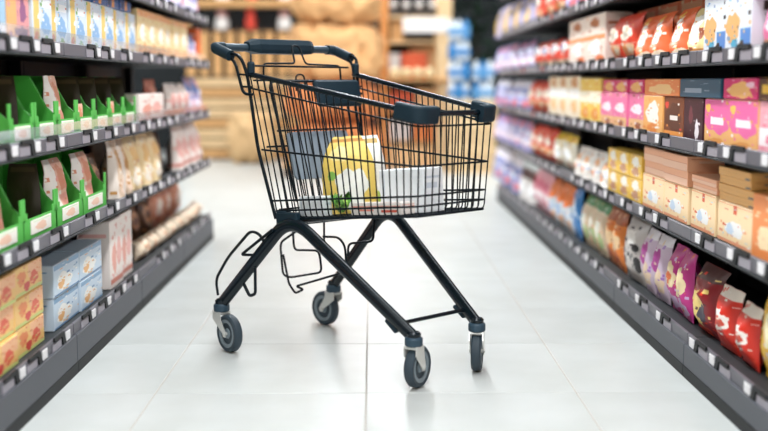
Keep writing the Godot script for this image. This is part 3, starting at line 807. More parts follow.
# ---------------------------------------------------------------- the racks
const RUNS := [
	["right", 3, 2.624, 2.96, 1, 0.17, 0.08, "pouch", "pink_snack", "snack_pouch", "pink snack pouch", "pouch", 0, 0, ""],
	["right", 3, 2.96, 3.405, 2, 0.2, 0.1, "carton", "white_blue", "cereal_carton", "white and blue carton", "carton", 0, 0, ""],
	["right", 3, 3.405, 3.639, 1, 0.155, 0.09, "pouch", "cream_pack", "snack_pouch", "cream pouch with brown spot", "pouch", 0, 0, ""],
	["right", 3, 3.639, 4.336, 3, 0.165, 0.09, "pouch", "orange_ghost", "snack_pouch", "orange pouch with white print", "pouch", 0, 0, ""],
	["right", 3, 3.491, 4.784, 4, 0.215, 0.1, "carton", "orange_tall", "tall_carton", "tall orange carton behind pouches", "carton", 0, 0.13, ""],
	["right", 3, 4.336, 4.805, 2, 0.19, 0.09, "pillow", "red_bag", "snack_bag", "red and orange snack bag", "bag", 0, 0, ""],
	["right", 3, 4.826, 5.722, 2, 0.22, 0.12, "carton", "white_orange", "biscuit_carton", "tall white and orange carton", "carton", 0, 0, ""],
	["right", 3, 5.751, 7.025, 4, 0.155, 0.09, "pillow", "red_blue", "snack_bag", "red white and blue bag", "bag", 0, 0, ""],
	["right", 3, 7.07, 9.328, 5, 0.2, 0.09, "pouch", "lavender", "snack_pouch", "pale lavender pouch", "pouch", 0, 0, ""],
	["right", 2, 2.624, 2.883, 1, 0.135, 0.12, "carton", "pink_white", "snack_carton", "pink and white carton", "carton", 0, 0, ""],
	["right", 2, 2.883, 3.364, 2, 0.135, 0.12, "carton", "pink_tan", "snack_carton", "tan carton with pink shield", "carton", 0, 0, ""],
	["right", 2, 2.624, 2.876, 1, 0.056, 0.12, "carton", "dark_yellow", "flat_box", "dark brown and yellow flat box", "box", 0.1375, 0, "upper"],
	["right", 2, 2.883, 3.171, 1, 0.056, 0.12, "carton", "magenta_box", "flat_box", "magenta and tan flat box", "box", 0.1375, 0, ""],
	["right", 2, 3.181, 3.616, 1, 0.056, 0.12, "carton", "teal_box", "flat_box", "dark teal flat box", "box", 0.1375, 0, ""],
	["right", 2, 3.364, 3.581, 1, 0.135, 0.12, "carton", "maroon_pack", "snack_carton", "dark maroon carton", "carton", 0, 0, ""],
	["right", 2, 3.581, 3.828, 1, 0.135, 0.12, "carton", "brown_pack", "snack_carton", "dark brown carton with white band", "carton", 0, 0, ""],
	["right", 2, 3.828, 4.096, 1, 0.135, 0.12, "carton", "orange_cream", "snack_carton", "orange carton with white blotch", "carton", 0, 0, ""],
	["right", 2, 3.627, 4.096, 1, 0.056, 0.12, "carton", "orange_box", "flat_box", "plain orange flat box", "box", 0.1375, 0, ""],
	["right", 2, 4.096, 4.868, 3, 0.14, 0.12, "carton", "pink_pack", "snack_carton", "pink pack with white label", "carton", 0, 0, ""],
	["right", 2, 4.111, 4.847, 3, 0.05, 0.12, "carton", "magenta_box", "flat_box", "magenta box lying on pink pack", "box", 0.1425, 0, ""],
	["right", 2, 4.868, 5.388, 2, 0.2, 0.12, "carton", "yellow_cream", "biscuit_carton", "yellow carton with cream band", "carton", 0, 0, ""],
	["right", 2, 5.388, 6.307, 3, 0.212, 0.12, "carton", "white_tan", "biscuit_carton", "cream carton with tan circle", "carton", 0, 0, ""],
	["right", 2, 6.343, 7.255, 3, 0.19, 0.09, "pillow", "red_bag", "snack_bag", "bright red snack bag", "bag", 0, 0, ""],
	["right", 2, 7.303, 9.328, 4, 0.2, 0.09, "pouch", "lavender_blue", "snack_pouch", "pale lavender and blue pouch", "pouch", 0, 0, ""],
	["right", 1, 2.624, 2.891, 1, 0.165, 0.12, "carton", "orange_carton", "food_carton", "orange food carton", "carton", 0, 0, ""],
	["right", 1, 2.906, 3.208, 1, 0.115, 0.12, "carton", "cream_drip", "food_carton", "cream carton under kraft boxes", "carton", 0, 0, ""],
	["right", 1, 2.906, 3.208, 1, 0.048, 0.12, "lidded", "kraft_box", "kraft_box", "lower kraft brown lidded box", "box", 0.1175, 0, ""],
	["right", 1, 2.921, 3.199, 1, 0.048, 0.12, "lidded", "kraft_box", "kraft_box", "upper kraft brown lidded box", "box", 0.167, 0, ""],
	["right", 1, 3.227, 3.48, 1, 0.12, 0.12, "carton", "cream_drip", "food_carton", "cream carton under low peach box", "carton", 0, 0, ""],
	["right", 1, 3.227, 3.48, 1, 0.045, 0.12, "lidded", "peach_box", "peach_box", "low peach lidded box", "box", 0.1225, 0, ""],
	["right", 1, 3.502, 4.096, 2, 0.12, 0.12, "carton", "cream_drip", "food_carton", "cream carton under tall peach box", "carton", 0, 0, ""],
	["right", 1, 3.502, 4.096, 2, 0.098, 0.12, "lidded", "peach_box", "peach_box", "tall peach lidded box", "box", 0.1225, 0, ""],
	["right", 1, 4.111, 4.703, 3, 0.088, 0.12, "carton", "yellow_circle", "round_print_carton", "yellow carton in lower layer", "carton", 0, 0, ""],
	["right", 1, 4.111, 4.703, 3, 0.088, 0.12, "carton", "yellow_circle", "round_print_carton", "yellow carton in upper layer", "carton", 0.0905, 0, ""],
	["right", 1, 4.723, 5.606, 4, 0.135, 0.09, "pouch", "white_pack", "food_pouch", "white pouch with orange spots", "pouch", 0, 0, ""],
	["right", 1, 5.635, 6.236, 2, 0.175, 0.09, "pillow", "white_yellow", "food_bag", "white bag with yellow top", "bag", 0, 0, ""],
	["right", 1, 6.271, 7.115, 3, 0.19, 0.09, "pillow", "red_bag", "snack_bag", "red bag with orange patch", "bag", 0, 0, ""],
	["right", 1, 7.161, 9.328, 5, 0.2, 0.09, "pouch", "lavender", "snack_pouch", "pale lavender pouch", "pouch", 0, 0, ""],
	["right", 0, 2.624, 2.883, 1, 0.25, 0.09, "pillow", "yellow_bag", "sweets_bag", "bright yellow sweets bag", "bag", 0, 0, ""],
	["right", 0, 2.898, 3.058, 1, 0.17, 0.08, "pillow", "red_white", "sweets_bag", "nearer red bag with white top", "bag", 0, 0, ""],
	["right", 0, 3.066, 3.236, 1, 0.185, 0.08, "pillow", "red_white", "sweets_bag", "farther red bag with white top", "bag", 0, 0, ""],
	["right", 0, 3.246, 3.491, 1, 0.21, 0.09, "pillow", "darkred_yellow", "sweets_bag", "dark red bag with yellow disc", "bag", 0, 0, ""],
	["right", 0, 3.502, 3.788, 2, 0.225, 0.08, "pillow", "magenta_yellow", "sweets_bag", "magenta bag with yellow patch", "bag", 0, 0, ""],
	["right", 0, 3.801, 4.142, 2, 0.235, 0.08, "pillow", "purple_pink", "sweets_bag", "white bag with purple print", "bag", 0, 0, ""],
	["right", 0, 4.157, 4.44, 1, 0.245, 0.08, "pillow", "grey_dots", "sweets_bag", "grey bag with black dots", "bag", 0, 0, ""],
	["right", 0, 4.458, 4.805, 2, 0.245, 0.08, "pillow", "orange_bag", "sweets_bag", "orange and brown bag", "bag", 0, 0, ""],
	["right", 0, 4.826, 5.337, 3, 0.24, 0.08, "pillow", "green_peach", "sweets_bag", "green topped peach bag", "bag", 0, 0, ""],
	["right", 0, 5.362, 5.578, 1, 0.27, 0.06, "pillow", "blue_bag", "sweets_bag", "narrow bright blue bag", "bag", 0, 0, ""],
	["right", 0, 5.606, 6.307, 3, 0.24, 0.08, "pillow", "orange_white_blue", "sweets_bag", "white bag with orange top", "bag", 0, 0, ""],
	["right", 0, 6.343, 6.938, 3, 0.24, 0.08, "pillow", "pink_white", "sweets_bag", "pink and white bag", "bag", 0, 0, ""],
	["right", 0, 6.981, 7.603, 2, 0.2, 0.08, "pouch", "white_dark", "sweets_pouch", "white pouch with dark top", "pouch", 0, 0, ""],
	["right", 0, 7.655, 9.328, 3, 0.24, 0.09, "pouch", "lavender_blue", "sweets_pouch", "pale blue and lavender pouch", "pouch", 0, 0, ""],
	["right", 4, 4.805, 5.904, 4, 0.22, 0.09, "pouch", "lavender_blue", "snack_pouch", "blue and lavender pouch", "pouch", 0, 0, ""],
	["right", 4, 5.936, 7.025, 3, 0.2, 0.09, "pillow", "red_bag", "snack_bag", "red snack bag", "bag", 0, 0, ""],
	["right", 4, 7.07, 9.328, 4, 0.22, 0.09, "pouch", "lavender_yellow", "snack_pouch", "lavender pouch with yellow stripe", "pouch", 0, 0, ""],
	["left", 3, 2.585, 2.926, 1, 0.175, 0.12, "carton", "yellow_plain", "food_carton", "plain yellow carton", "carton", 0, 0, ""],
	["left", 3, 2.93, 2.983, 1, 0.17, 0.12, "carton", "sky_box", "food_carton", "narrow sky blue carton", "carton", 0, 0, ""],
	["left", 3, 2.987, 3.184, 1, 0.2, 0.12, "carton", "red_arc", "food_carton", "peach carton with red arc", "carton", 0, 0, ""],
	["left", 3, 3.189, 4.591, 7, 0.165, 0.12, "carton", "blue_stripe", "food_carton", "white and blue carton with yellow stripe", "carton", 0, 0, ""],
	["left", 3, 3.698, 4.494, 4, 0.04, 0.12, "carton", "navy_box", "flat_box", "flat navy box above blue cartons", "box", 0.1675, 0, ""],
	["left", 3, 4.61, 5.852, 6, 0.195, 0.12, "carton", "cream_orange", "food_carton", "cream and orange carton", "carton", 0, 0, ""],
	["left", 3, 5.868, 6.192, 2, 0.17, 0.08, "pouch", "lavender", "snack_pouch", "pale lavender pouch", "pouch", 0, 0, ""],
	["left", 3, 6.21, 6.377, 1, 0.19, 0.12, "carton", "orange_end", "food_carton", "orange carton at the rack end", "carton", 0, 0, ""],
	["left", 2, 2.585, 2.918, 1, 0.13, 0.1, "pillow", "peach_bag", "food_bag", "peach coloured bag", "bag", 0, 0, ""],
	["left", 2, 2.942, 4.532, 7, 0.19, 0.16, "tray", "tray_label", "display_tray", "green display tray", "tray", 0, 0, ""],
	["left", 2, 4.591, 5.145, 1, 0.12, 0.12, "carton", "white_pink", "display_box", "white display box with pink print", "box", 0, 0, ""],
	["left", 2, 5.157, 5.406, 1, 0.185, 0.08, "pouch", "red_round", "food_pouch", "reddish brown pouch", "pouch", 0, 0.05, ""],
	["left", 2, 5.42, 5.917, 3, 0.165, 0.08, "pillow", "white_pink", "food_bag", "white bag with pink print", "bag", 0, 0, ""],
	["left", 2, 5.933, 6.377, 2, 0.2, 0.08, "pouch", "lavender", "snack_pouch", "pale lavender pouch", "pouch", 0, 0, ""],
	["left", 1, 2.717, 3.989, 4, 0.2, 0.16, "tray", "tray_label", "display_tray", "green display tray", "tray", 0, 0, ""],
	["left", 1, 4.019, 4.176, 1, 0.18, 0.08, "pouch", "brown_bag", "food_pouch", "dark brown pouch", "pouch", 0, 0.04, ""],
	["left", 1, 4.185, 4.494, 2, 0.225, 0.08, "pouch", "kraft_white", "paper_bag", "white and kraft paper bag", "bag", 0, 0, ""],
	["left", 1, 4.503, 5.145, 3, 0.23, 0.08, "pouch", "cream_tan", "paper_bag", "cream and tan paper bag", "bag", 0, 0, ""],
	["left", 1, 5.157, 5.518, 1, 0.2, 0.08, "pouch", "brown_bag", "food_pouch", "brown pouch set back", "pouch", 0, 0.06, ""],
	["left", 1, 5.547, 6.377, 4, 0.225, 0.08, "pouch", "white_pink", "paper_bag", "white bag with pink print", "bag", 0, 0, ""],
	["left", 0, 2.683, 3.227, 2, 0.082, 0.2, "carton", "yellow_box", "food_box", "yellow and peach box in lowest layer", "box", 0, 0, ""],
	["left", 0, 2.683, 3.227, 2, 0.082, 0.2, "carton", "yellow_box", "food_box", "yellow and peach box in middle layer", "box", 0.0845, 0, ""],
	["left", 0, 2.683, 3.227, 2, 0.082, 0.2, "carton", "yellow_box", "food_box", "yellow and peach box in top layer", "box", 0.169, 0, ""],
	["left", 0, 3.328, 3.915, 2, 0.1, 0.2, "carton", "blue_white_box", "food_box", "blue and white box in lower layer", "box", 0, 0, ""],
	["left", 0, 3.328, 3.915, 2, 0.1, 0.2, "carton", "blue_white_box", "food_box", "blue and white box in upper layer", "box", 0.1025, 0, ""],
	["left", 0, 4.019, 4.438, 2, 0.25, 0.12, "carton", "white_pink", "tall_carton", "tall white and pink carton", "carton", 0, 0, ""],
	["left", 0, 4.591, 5.547, 4, 0.2, 0.09, "pouch", "brown_bag", "food_pouch", "dark brown pouch behind cream packs", "pouch", 0, 0.13, ""],
	["left", 0, 4.651, 6.339, 8, 0.085, 0.07, "pillow", "cream_tube", "small_bag", "small cream bag", "bag", 0, 0, ""],
	["left", 0, 5.576, 6.339, 3, 0.22, 0.08, "pillow", "peach_bag", "food_bag", "reddish peach bag", "bag", 0, 0.12, ""],
	["left", 4, 4.797, 6.377, 6, 0.2, 0.09, "pouch", "lavender", "snack_pouch", "pale lavender pouch", "pouch", 0, 0, ""],
]

const SHELVES := {"right": [0.122, 0.445, 0.715, 0.980, 1.255, 1.54], "left": [0.142, 0.458, 0.728, 1.005, 1.250, 1.54]}
const RAIL_X := {"right": 0.97, "left": -0.93}
const SHELF_WORDS := ["bottom shelf", "second shelf up", "third shelf up", "fourth shelf up", "fifth shelf up"]
const ORD := ["first", "second", "third", "fourth", "fifth", "sixth", "seventh", "eighth", "ninth", "tenth"]

func build_bay(side: String, z0: float, z1: float, nth: int) -> void:
	var w := z1 - z0 - 0.004
	var sx: float = RAIL_X[side]
	var bay := thing("shelf_bay", "charcoal metal shelf bay, %s of the %s rack counting from the camera" % [ORD[nth], side], "shelf unit", Vector3(sx, 0, -(z0 + z1) / 2), PI if side == "right" else 0.0, "%s rack shelf bays" % side)
	var hs: Array = SHELVES[side]
	obj("back_panel", box_mesh(Vector3(0.02, 1.9, w)), M.rack_dark, bay, Vector3(-0.49, 0.97, 0))
	for s in [-1.0, 1.0]:
		obj("upright", box_mesh(Vector3(0.05, 1.96, 0.03), 0.003), M.rack_dark, bay, Vector3(-0.45, 0.98, s * (w / 2 - 0.017)))
	obj("toe_kick", box_mesh(Vector3(0.46, 0.034, w)), M.rack_black, bay, Vector3(-0.216, 0.017, 0))
	obj("plinth", box_mesh(Vector3(0.02, hs[0] - 0.056, w), 0.002), M.plinth, bay, Vector3(0.002, 0.034 + (hs[0] - 0.056) / 2, 0))
	for k in hs.size():
		var y: float = hs[k]
		var shelf := obj("shelf", box_mesh(Vector3(0.47, 0.022, w), 0.002), M.rack_dark, bay, Vector3(-0.243, y - 0.011, 0))
		var rail_h := 0.040
		obj("price_rail", box_mesh(Vector3(0.010, rail_h, w), 0.002), M.rail, shelf, Vector3(0.240, 0.004, 0))
		obj("rail_lip", box_mesh(Vector3(0.014, 0.006, w), 0.001), M.rack_dark, shelf, Vector3(0.243, -0.0195, 0))
		if k == 5:
			continue
		# along the rail, from the far end: a white tag, a slanted black clip, a grey label strip under its arm
		var cam_way := 1.0 if side == "left" else -1.0
		var at := rng.randf_range(0.01, 0.06)
		while at < w - 0.25:
			var z := -cam_way * (w / 2 - at)
			obj("price_tag", box_mesh(Vector3(0.004, 0.028, 0.044), 0.001), M.tag_red if rng.randf() < 0.05 else M.tag_white, shelf, Vector3(0.2475, 0.005, z + cam_way * 0.027))
			obj("rail_clip", clip_mesh(cam_way), M.rack_black, shelf, Vector3(0.247, 0.005, z + cam_way * 0.075))
			obj("label_strip", box_mesh(Vector3(0.003, 0.026, 0.09), 0.0008), M.strip, shelf, Vector3(0.2465, -0.001, z + cam_way * 0.142))
			at += [0.20, 0.24, 0.30][rng.randi() % 3] if w - at > 0.5 else 0.22
		if side == "left" and k in [2, 3]:
			# clear plastic riser that keeps the packs back
			obj("front_riser", box_mesh(Vector3(0.002, 0.045, w)), M.clear, shelf, Vector3(0.228, 0.035, 0))

func clip_mesh(way: float) -> ArrayMesh:
	# black plastic clip: a slanted leg at its far end and an arm along the rail's top
	var key := "clip%d" % int(way)
	if not shapes.has(key):
		var b := MB.new()
		var p := [Vector2(-0.022, -0.020), Vector2(0.008, -0.020), Vector2(0.022, 0.012), Vector2(0.10, 0.012), Vector2(0.10, 0.024), Vector2(0.002, 0.024)]
		var f := []
		var k0 := []
		for q in p:
			f.append(Vector3(0.004, q.y, q.x * way))
			k0.append(Vector3(-0.002, q.y, q.x * way))
		for half in [[0, 1, 2, 5], [2, 3, 4, 5]]:
			var a := []
			var c := []
			for h in half:
				a.append(b.vert(f[h], Vector3(1, 0, 0)))
				c.append(b.vert(k0[h], Vector3(-1, 0, 0)))
			b.quad(a[0], a[1], a[2], a[3])
			b.quad(c[0], c[1], c[2], c[3])
		for k in p.size():
			var k2: int = (k + 1) % p.size()
			var nn := Vector3(0, p[k].x - p[k2].x, (p[k2].y - p[k].y) * way).normalized()
			b.quad(b.vert(f[k], nn), b.vert(f[k2], nn), b.vert(k0[k2], nn), b.vert(k0[k], nn))
		shapes[key] = b.commit()
	return shapes[key]

func build_products() -> void:
	for a in RUNS:
		var side: String = a[0]
		var row: int = a[1]
		var z0: float = a[2]
		var z1: float = a[3]
		var n: int = a[4]
		var h: float = a[5]
		var d: float = a[6]
		var kind: String = a[7]
		var y: float = SHELVES[side][row] + a[12] + 0.0005
		var step := (z1 - z0) / n
		var w := step - 0.006
		if kind == "pouch" or kind == "pillow":
			w = step * 0.95
		var front: float = RAIL_X[side] + (0.028 if side == "right" else -0.028)
		var away := 1.0 if side == "right" else -1.0
		var proto := {}
		for k in n:
			var zc := z0 + (k + 0.5) * step
			var variant := rng.randi_range(0, 2)
			var mesh: Mesh
			match kind:
				"carton": mesh = carton_mesh(w, h, d)
				"lidded": mesh = lidded_mesh(w, h, d)
				"pouch": mesh = pouch_mesh(w, h, d, variant)
				"pillow": mesh = pouch_mesh(w, h, d, variant, true)
				"tray": mesh = tray_mesh(w, h, d)
			var label: String = a[10]
			if n > 1:
				label += ", %s from camera" % ORD[k]
			label += ", %s rack, %s" % [side, SHELF_WORDS[row]]
			var turn := (PI if side == "right" else 0.0) + (rng.randf_range(-0.05, 0.05) if kind != "carton" and kind != "tray" and kind != "lidded" else rng.randf_range(-0.006, 0.006))
			var jut := rng.randf_range(0.0, 0.012) if kind != "tray" else 0.0
			var at := Vector3(front + away * (d / 2 + a[13] + jut), y, -zc)
			var o: Node3D
			if kind == "tray":
				o = thing(a[9], label, a[11], at, turn)
				obj("tray_body", mesh, M.tray_green, o)
				var plate := MB.new()
				plate.box(Vector3(d / 2 + 0.001, h * 0.17, 0), Vector3(0.002, h * 0.2, w * 0.62), 0.0005)
				obj("label_panel", plate.commit(), M.tray_label, o)
				# what is left standing in the tray
				var inner := w - 0.03
				var dark: bool = (row == 2 and k in [0, 3, 4, 5, 6]) or (row == 1 and k == 1)
				if row == 2 and k == 1:
					continue
				var pm := pouch_mesh(0.105, h * 0.97, 0.03, variant, false, 0.2) if dark else pouch_mesh(inner * 0.86, h * 0.98, 0.06, variant, false, 0.25)
				var po := obj("tray_pouch", pm, M.dark_pouch if dark else M.peach_pack, null, at + (Vector3(away * 0.008, 0.0045, -w / 2 + 0.024) if dark else Vector3(-away * 0.03, 0.0045, 0)))
				po.rotation.y = turn + (-PI / 2 if dark else 0.0)
				tag(po, "%s pouch in %s green tray from camera, left rack, %s" % ["dark brown" if dark else "peach and white", ORD[k], SHELF_WORDS[row]], "pouch", "pouches in the green trays")
				if row == 2 and k in [3, 5]:
					var po2 := obj("tray_pouch", pouch_mesh(inner * 0.55, h * 0.5, 0.014, 1), M.peach_pack, null, at + Vector3(-away * 0.064, 0.0045, 0.03))
					po2.rotation.y = turn
					tag(po2, "small peach pouch at front of %s green tray, left rack, %s" % [ORD[k], SHELF_WORDS[row]], "pouch", "pouches in the green trays")
				continue
			if proto.has(variant):
				o = proto[variant].duplicate()
				o.name = numbered(a[9])
				add_child(o)
			else:
				o = obj(a[9], mesh, M[a[8]])
				proto[variant] = o
			o.position = at
			o.rotation.y = turn
			tag(o, label, a[11], "%s on the %s rack" % [a[9].replace("_", " ") + "s", side])

# ---------------------------------------------------------------- the far end of the shop
func sack_mesh(s: Vector3, sd: int) -> ArrayMesh:
	# a full paper sack lying down: a bulging cushion with folds and drawn-in corners
	var b := MB.new()
	var nz := FastNoiseLite.new()
	nz.seed = sd
	nz.frequency = 1.3
	var nu := 40
	var nv := 22
	var pos := []
	for j in nv + 1:
		var ph := PI * j / nv - PI / 2
		var row := []
		for q in nu + 1:
			var th := TAU * q / nu
			var c := Vector3(signf(cos(th)) * pow(absf(cos(th)), 0.6) * pow(maxf(0.0, cos(ph)), 0.55), signf(sin(ph)) * pow(absf(sin(ph)), 0.7), signf(sin(th)) * pow(absf(sin(th)), 0.6) * pow(maxf(0.0, cos(ph)), 0.55))
			var p := c * s / 2
			var dir := Vector3(cos(th), 0, sin(th))
			var fold := nz.get_noise_3d(dir.x * 1.6 + p.x * 2.0, p.y * 3.2, dir.z * 1.6)
			var crease := absf(nz.get_noise_3d(p.x * 3.0 + 9.0, p.y * 2.0 + dir.z, p.z * 3.0))
			var valley := pow(1.0 - minf(1.0, absf(nz.get_noise_3d(p.x * 1.5 + 4.0, p.y * 1.9 - 2.0, p.z * 1.5)) * 5.0), 2.0)
			p *= 1.0 + 0.2 * fold - 0.12 * crease - 0.2 * valley
			p.y = clampf(p.y, -s.y / 2 * 0.94, s.y / 2 * 0.94)
			row.append(p)
		pos.append(row)
	var ids := []
	for j in nv + 1:
		var row := []
		for q in nu + 1:
			var du: Vector3 = pos[j][(q + 1) % nu] - pos[j][(q - 1 + nu) % nu]
			var dv: Vector3 = pos[mini(j + 1, nv)][q % nu] - pos[maxi(j - 1, 0)][q % nu]
			var nn := dv.cross(du)
			nn = nn.normalized() if nn.length() > 1e-7 else Vector3.UP * signf(j - nv / 2.0)
			if nn.dot(pos[j][q % nu]) < 0:
				nn = -nn
			row.append(b.vert(pos[j][q % nu], nn, Vector2(float(q) / nu, float(j) / nv)))
		ids.append(row)
	for j in nv:
		for q in nu:
			b.quad(ids[j][q], ids[j][q + 1], ids[j + 1][q + 1], ids[j + 1][q])
	return b.commit()

func jar(called: String, label: String, cat: String, at: Vector3, r: float, h: float, body: Material, cap: Material, group: String) -> void:
	var t := thing(called, label, cat, at, 0.0, group)
	var b := MB.new()
	b.lathe([Vector2(0, 0), Vector2(r * 0.85, 0), Vector2(r, h * 0.06), Vector2(r, h * 0.46), Vector2(r * 0.85, h * 0.58), Vector2(r * 0.55, h * 0.64), Vector2(0, h * 0.64)], 18)
	obj("jar_body", b.commit(), body, t)
	b = MB.new()
	b.lathe([Vector2(0, h * 0.64), Vector2(r * 0.6, h * 0.64), Vector2(r * 0.72, h * 0.7), Vector2(r * 0.72, h * 0.95), Vector2(r * 0.6, h), Vector2(0, h)], 18)
	obj("lid", b.commit(), cap, t)

func build_far_end() -> void:
	# bread stand of pale wood: horizontal boards below, upright slats above, shelf boards with jars
	var st := thing("bread_stand", "pale wooden stand with horizontal boards below and upright slats above", "stand", Vector3(-1.42, 0, -12.9))
	obj("back_panel", box_mesh(Vector3(1.5, 2.3, 0.03)), M.rack_black, st, Vector3(0, 1.15, -0.36))
	for k in 8:
		obj("board", box_mesh(Vector3(1.46, 0.086, 0.022), 0.004), M.wood_pale if k % 3 else M.wood_tan, st, Vector3(0, 0.075 + k * 0.117, 0.0))
	obj("body", box_mesh(Vector3(1.42, 0.96, 0.3)), M.wood_dark, st, Vector3(0, 0.48, -0.19))
	for k in 10:
		obj("slat", box_mesh(Vector3(0.092, 0.50, 0.025), 0.004), M.wood_tan, st, Vector3(-0.655 + k * 0.149, 1.22, -0.02))
	obj("ledge", box_mesh(Vector3(1.46, 0.03, 0.2), 0.004), M.wood_dark, st, Vector3(0, 1.482, -0.12))
	obj("shelf_board", box_mesh(Vector3(1.46, 0.075, 0.24), 0.004), M.wood_tan, st, Vector3(0, 1.79, -0.10))
	for s in [-1.0, 1.0]:
		obj("upright", box_mesh(Vector3(0.05, 2.3, 0.05), 0.004), M.wood_tan, st, Vector3(s * 0.735, 1.15, -0.3))
	var spots := [[-1.73, "white"], [-1.40, "red"], [-1.01, "white"]]
	for k in 3:
		var red: bool = spots[k][1] == "red"
		var where: String = ["left of the red bottle", "between two white jars", "right of the red bottle"][k]
		jar("bottle" if red else "jar", "%s on the dark ledge %s" % ["red bottle" if red else "white jar with pinkish lid", where], "bottle" if red else "jar", Vector3(spots[k][0], 1.4975, -13.0), 0.062 if red else 0.078, 0.25 if red else 0.22, M.red_glaze if red else M.white_glaze, M.red_glaze if red else M.pink_lid, "jars on the bread stand")
		jar("bottle" if red else "jar", "%s on the upper board of wooden stand, %s" % ["red bottle" if red else "white jar", where], "bottle" if red else "jar", Vector3(spots[k][0] + 0.02, 1.828, -13.0), 0.062 if red else 0.085, 0.25 if red else 0.22, M.red_glaze if red else M.white_glaze, M.red_glaze if red else M.pink_lid, "jars on the bread stand")
	# kraft sacks piled up on a pallet
	var pal := thing("pallet", "low wooden pallet under the pile of paper sacks", "pallet", Vector3(-0.37, 0, -10.9))
	for k in 5:
		obj("deck_board", box_mesh(Vector3(1.0, 0.022, 0.11), 0.003), M.wood_tan, pal, Vector3(0, 0.109, -0.32 + k * 0.16))
	for k in 3:
		obj("bearer", box_mesh(Vector3(0.09, 0.098, 0.78), 0.003), M.wood_dark, pal, Vector3(-0.42 + k * 0.42, 0.049, 0))
	var sy := 0.120
	var words := ["lowest", "second lowest", "second highest", "highest"]
	var sizes := [Vector3(0.92, 0.42, 0.72), Vector3(0.94, 0.42, 0.70), Vector3(0.96, 0.58, 0.7), Vector3(0.88, 0.56, 0.66)]
	for k in 4:
		var s: Vector3 = sizes[k]
		var o := obj("paper_sack", sack_mesh(s, 31 + k * 7), M.kraft_orange if k < 2 else M.kraft, null, Vector3(-0.365 + [0.02, -0.03, 0.0, 0.03][k], sy + s.y * 0.4705, -10.9))
		tag(o, "%s of the four crumpled kraft paper sacks in the pile" % words[k], "sack", "piled paper sacks")
		sy += s.y * 0.945
	var fs := obj("paper_sack", sack_mesh(Vector3(0.56, 0.6, 0.42), 77), M.kraft_pale, null, Vector3(-1.32, 0.284, -12.35))
	tag(fs, "pale tan sack standing on the floor before the wooden boards", "sack")
	# open wooden shelf with produce
	var sh := thing("wooden_shelf", "tall open wooden shelf with two pale posts behind the trolley", "shelf unit", Vector3(0.45, 0, -11.7))
	for p in [[-0.325, 0.085, M.wood_orange], [0.29, 0.15, M.wood_pale]]:
		obj("post", box_mesh(Vector3(p[1], 2.4, 0.09), 0.005), p[2], sh, Vector3(p[0], 1.2, 0.2))
		obj("post", box_mesh(Vector3(p[1], 2.4, 0.09), 0.005), p[2], sh, Vector3(p[0], 1.2, -0.3))
	obj("back_panel", box_mesh(Vector3(0.75, 2.4, 0.02)), M.rack_black, sh, Vector3(0, 1.2, -0.36))
	for y in [0.28, 0.60, 0.92, 1.31, 1.56]:
		var deep := 0.64 if y == 0.92 else 0.46
		obj("shelf_board", box_mesh(Vector3(0.76, 0.025, deep), 0.003), M.wood_tan if y < 1.2 else M.wood_pale, sh, Vector3(-0.015, y, -0.31 + deep / 2))
	var sg := obj("sign_board", box_mesh(Vector3(0.46, 0.15, 0.012), 0.003), M.white_board, null, Vector3(0.545, 1.475, -11.44))
	tag(sg, "blank white sign board across the wooden shelf", "sign")
	var things := [
		["storage_box", "small tan box left of white sign board", "box", Vector3(0.125, 0.20, 0.2), Vector3(0.26, 1.4235, -11.75), "wood_tan"],
		["storage_box", "wide peach box under the white sign board", "box", Vector3(0.26, 0.34, 0.14), Vector3(0.53, 1.1035, -11.9), "peach_card"],
		["fruit_crate", "orange red crate on the wooden shelf above cream packs", "crate", Vector3(0.28, 0.28, 0.18), Vector3(0.44, 1.0735, -11.715), "red_card"],
		["white_pack", "greyish white pack beside the orange red crate", "pack", Vector3(0.11, 0.26, 0.16), Vector3(0.235, 1.0635, -11.71), "grey_card"],
		["fruit_crate", "red crate on shelf just behind the trolley rim", "crate", Vector3(0.26, 0.2, 0.28), Vector3(0.31, 0.7135, -11.72), "red_card"],
		["storage_box", "cream box right of the red crate on wooden shelf", "box", Vector3(0.19, 0.22, 0.26), Vector3(0.555, 0.7235, -11.72), "peach_card"],
		["storage_box", "pale box on the second lowest wooden shelf board", "box", Vector3(0.22, 0.2, 0.28), Vector3(0.29, 0.3935, -11.72), "grey_card"],
		["fruit_crate", "orange crate on the second lowest wooden shelf board", "crate", Vector3(0.24, 0.2, 0.28), Vector3(0.535, 0.3935, -11.72), "orange_card"],
		["storage_box", "peach box on the floor under the wooden shelf", "box", Vector3(0.47, 0.24, 0.3), Vector3(0.415, 0.121, -11.72), "peach_card"],
	]
	for a in things:
		var s: Vector3 = a[3]
		var b := MB.new()
		if a[0] == "fruit_crate":
			var th := 0.015
			b.box(Vector3(0, -s.y / 2 + th / 2, 0), Vector3(s.x, th, s.z))
			for e in [-1.0, 1.0]:
				for f in 3:
					b.box(Vector3(0, -s.y / 2 + s.y * (0.19 + 0.31 * f), e * (s.z / 2 - th / 2)), Vector3(s.x, s.y * 0.26, th), 0.002)
					b.box(Vector3(e * (s.x / 2 - th / 2), -s.y / 2 + s.y * (0.19 + 0.31 * f), 0), Vector3(th, s.y * 0.26, s.z), 0.002)
		else:
			b.box(Vector3.ZERO, s, 0.004)
			b.box(Vector3(0, s.y / 2 - 0.02, 0), Vector3(s.x + 0.006, 0.04, s.z + 0.006), 0.002)
		tag(obj(a[0], b.commit(), M[a[5]], null, a[4]), a[1], a[2])
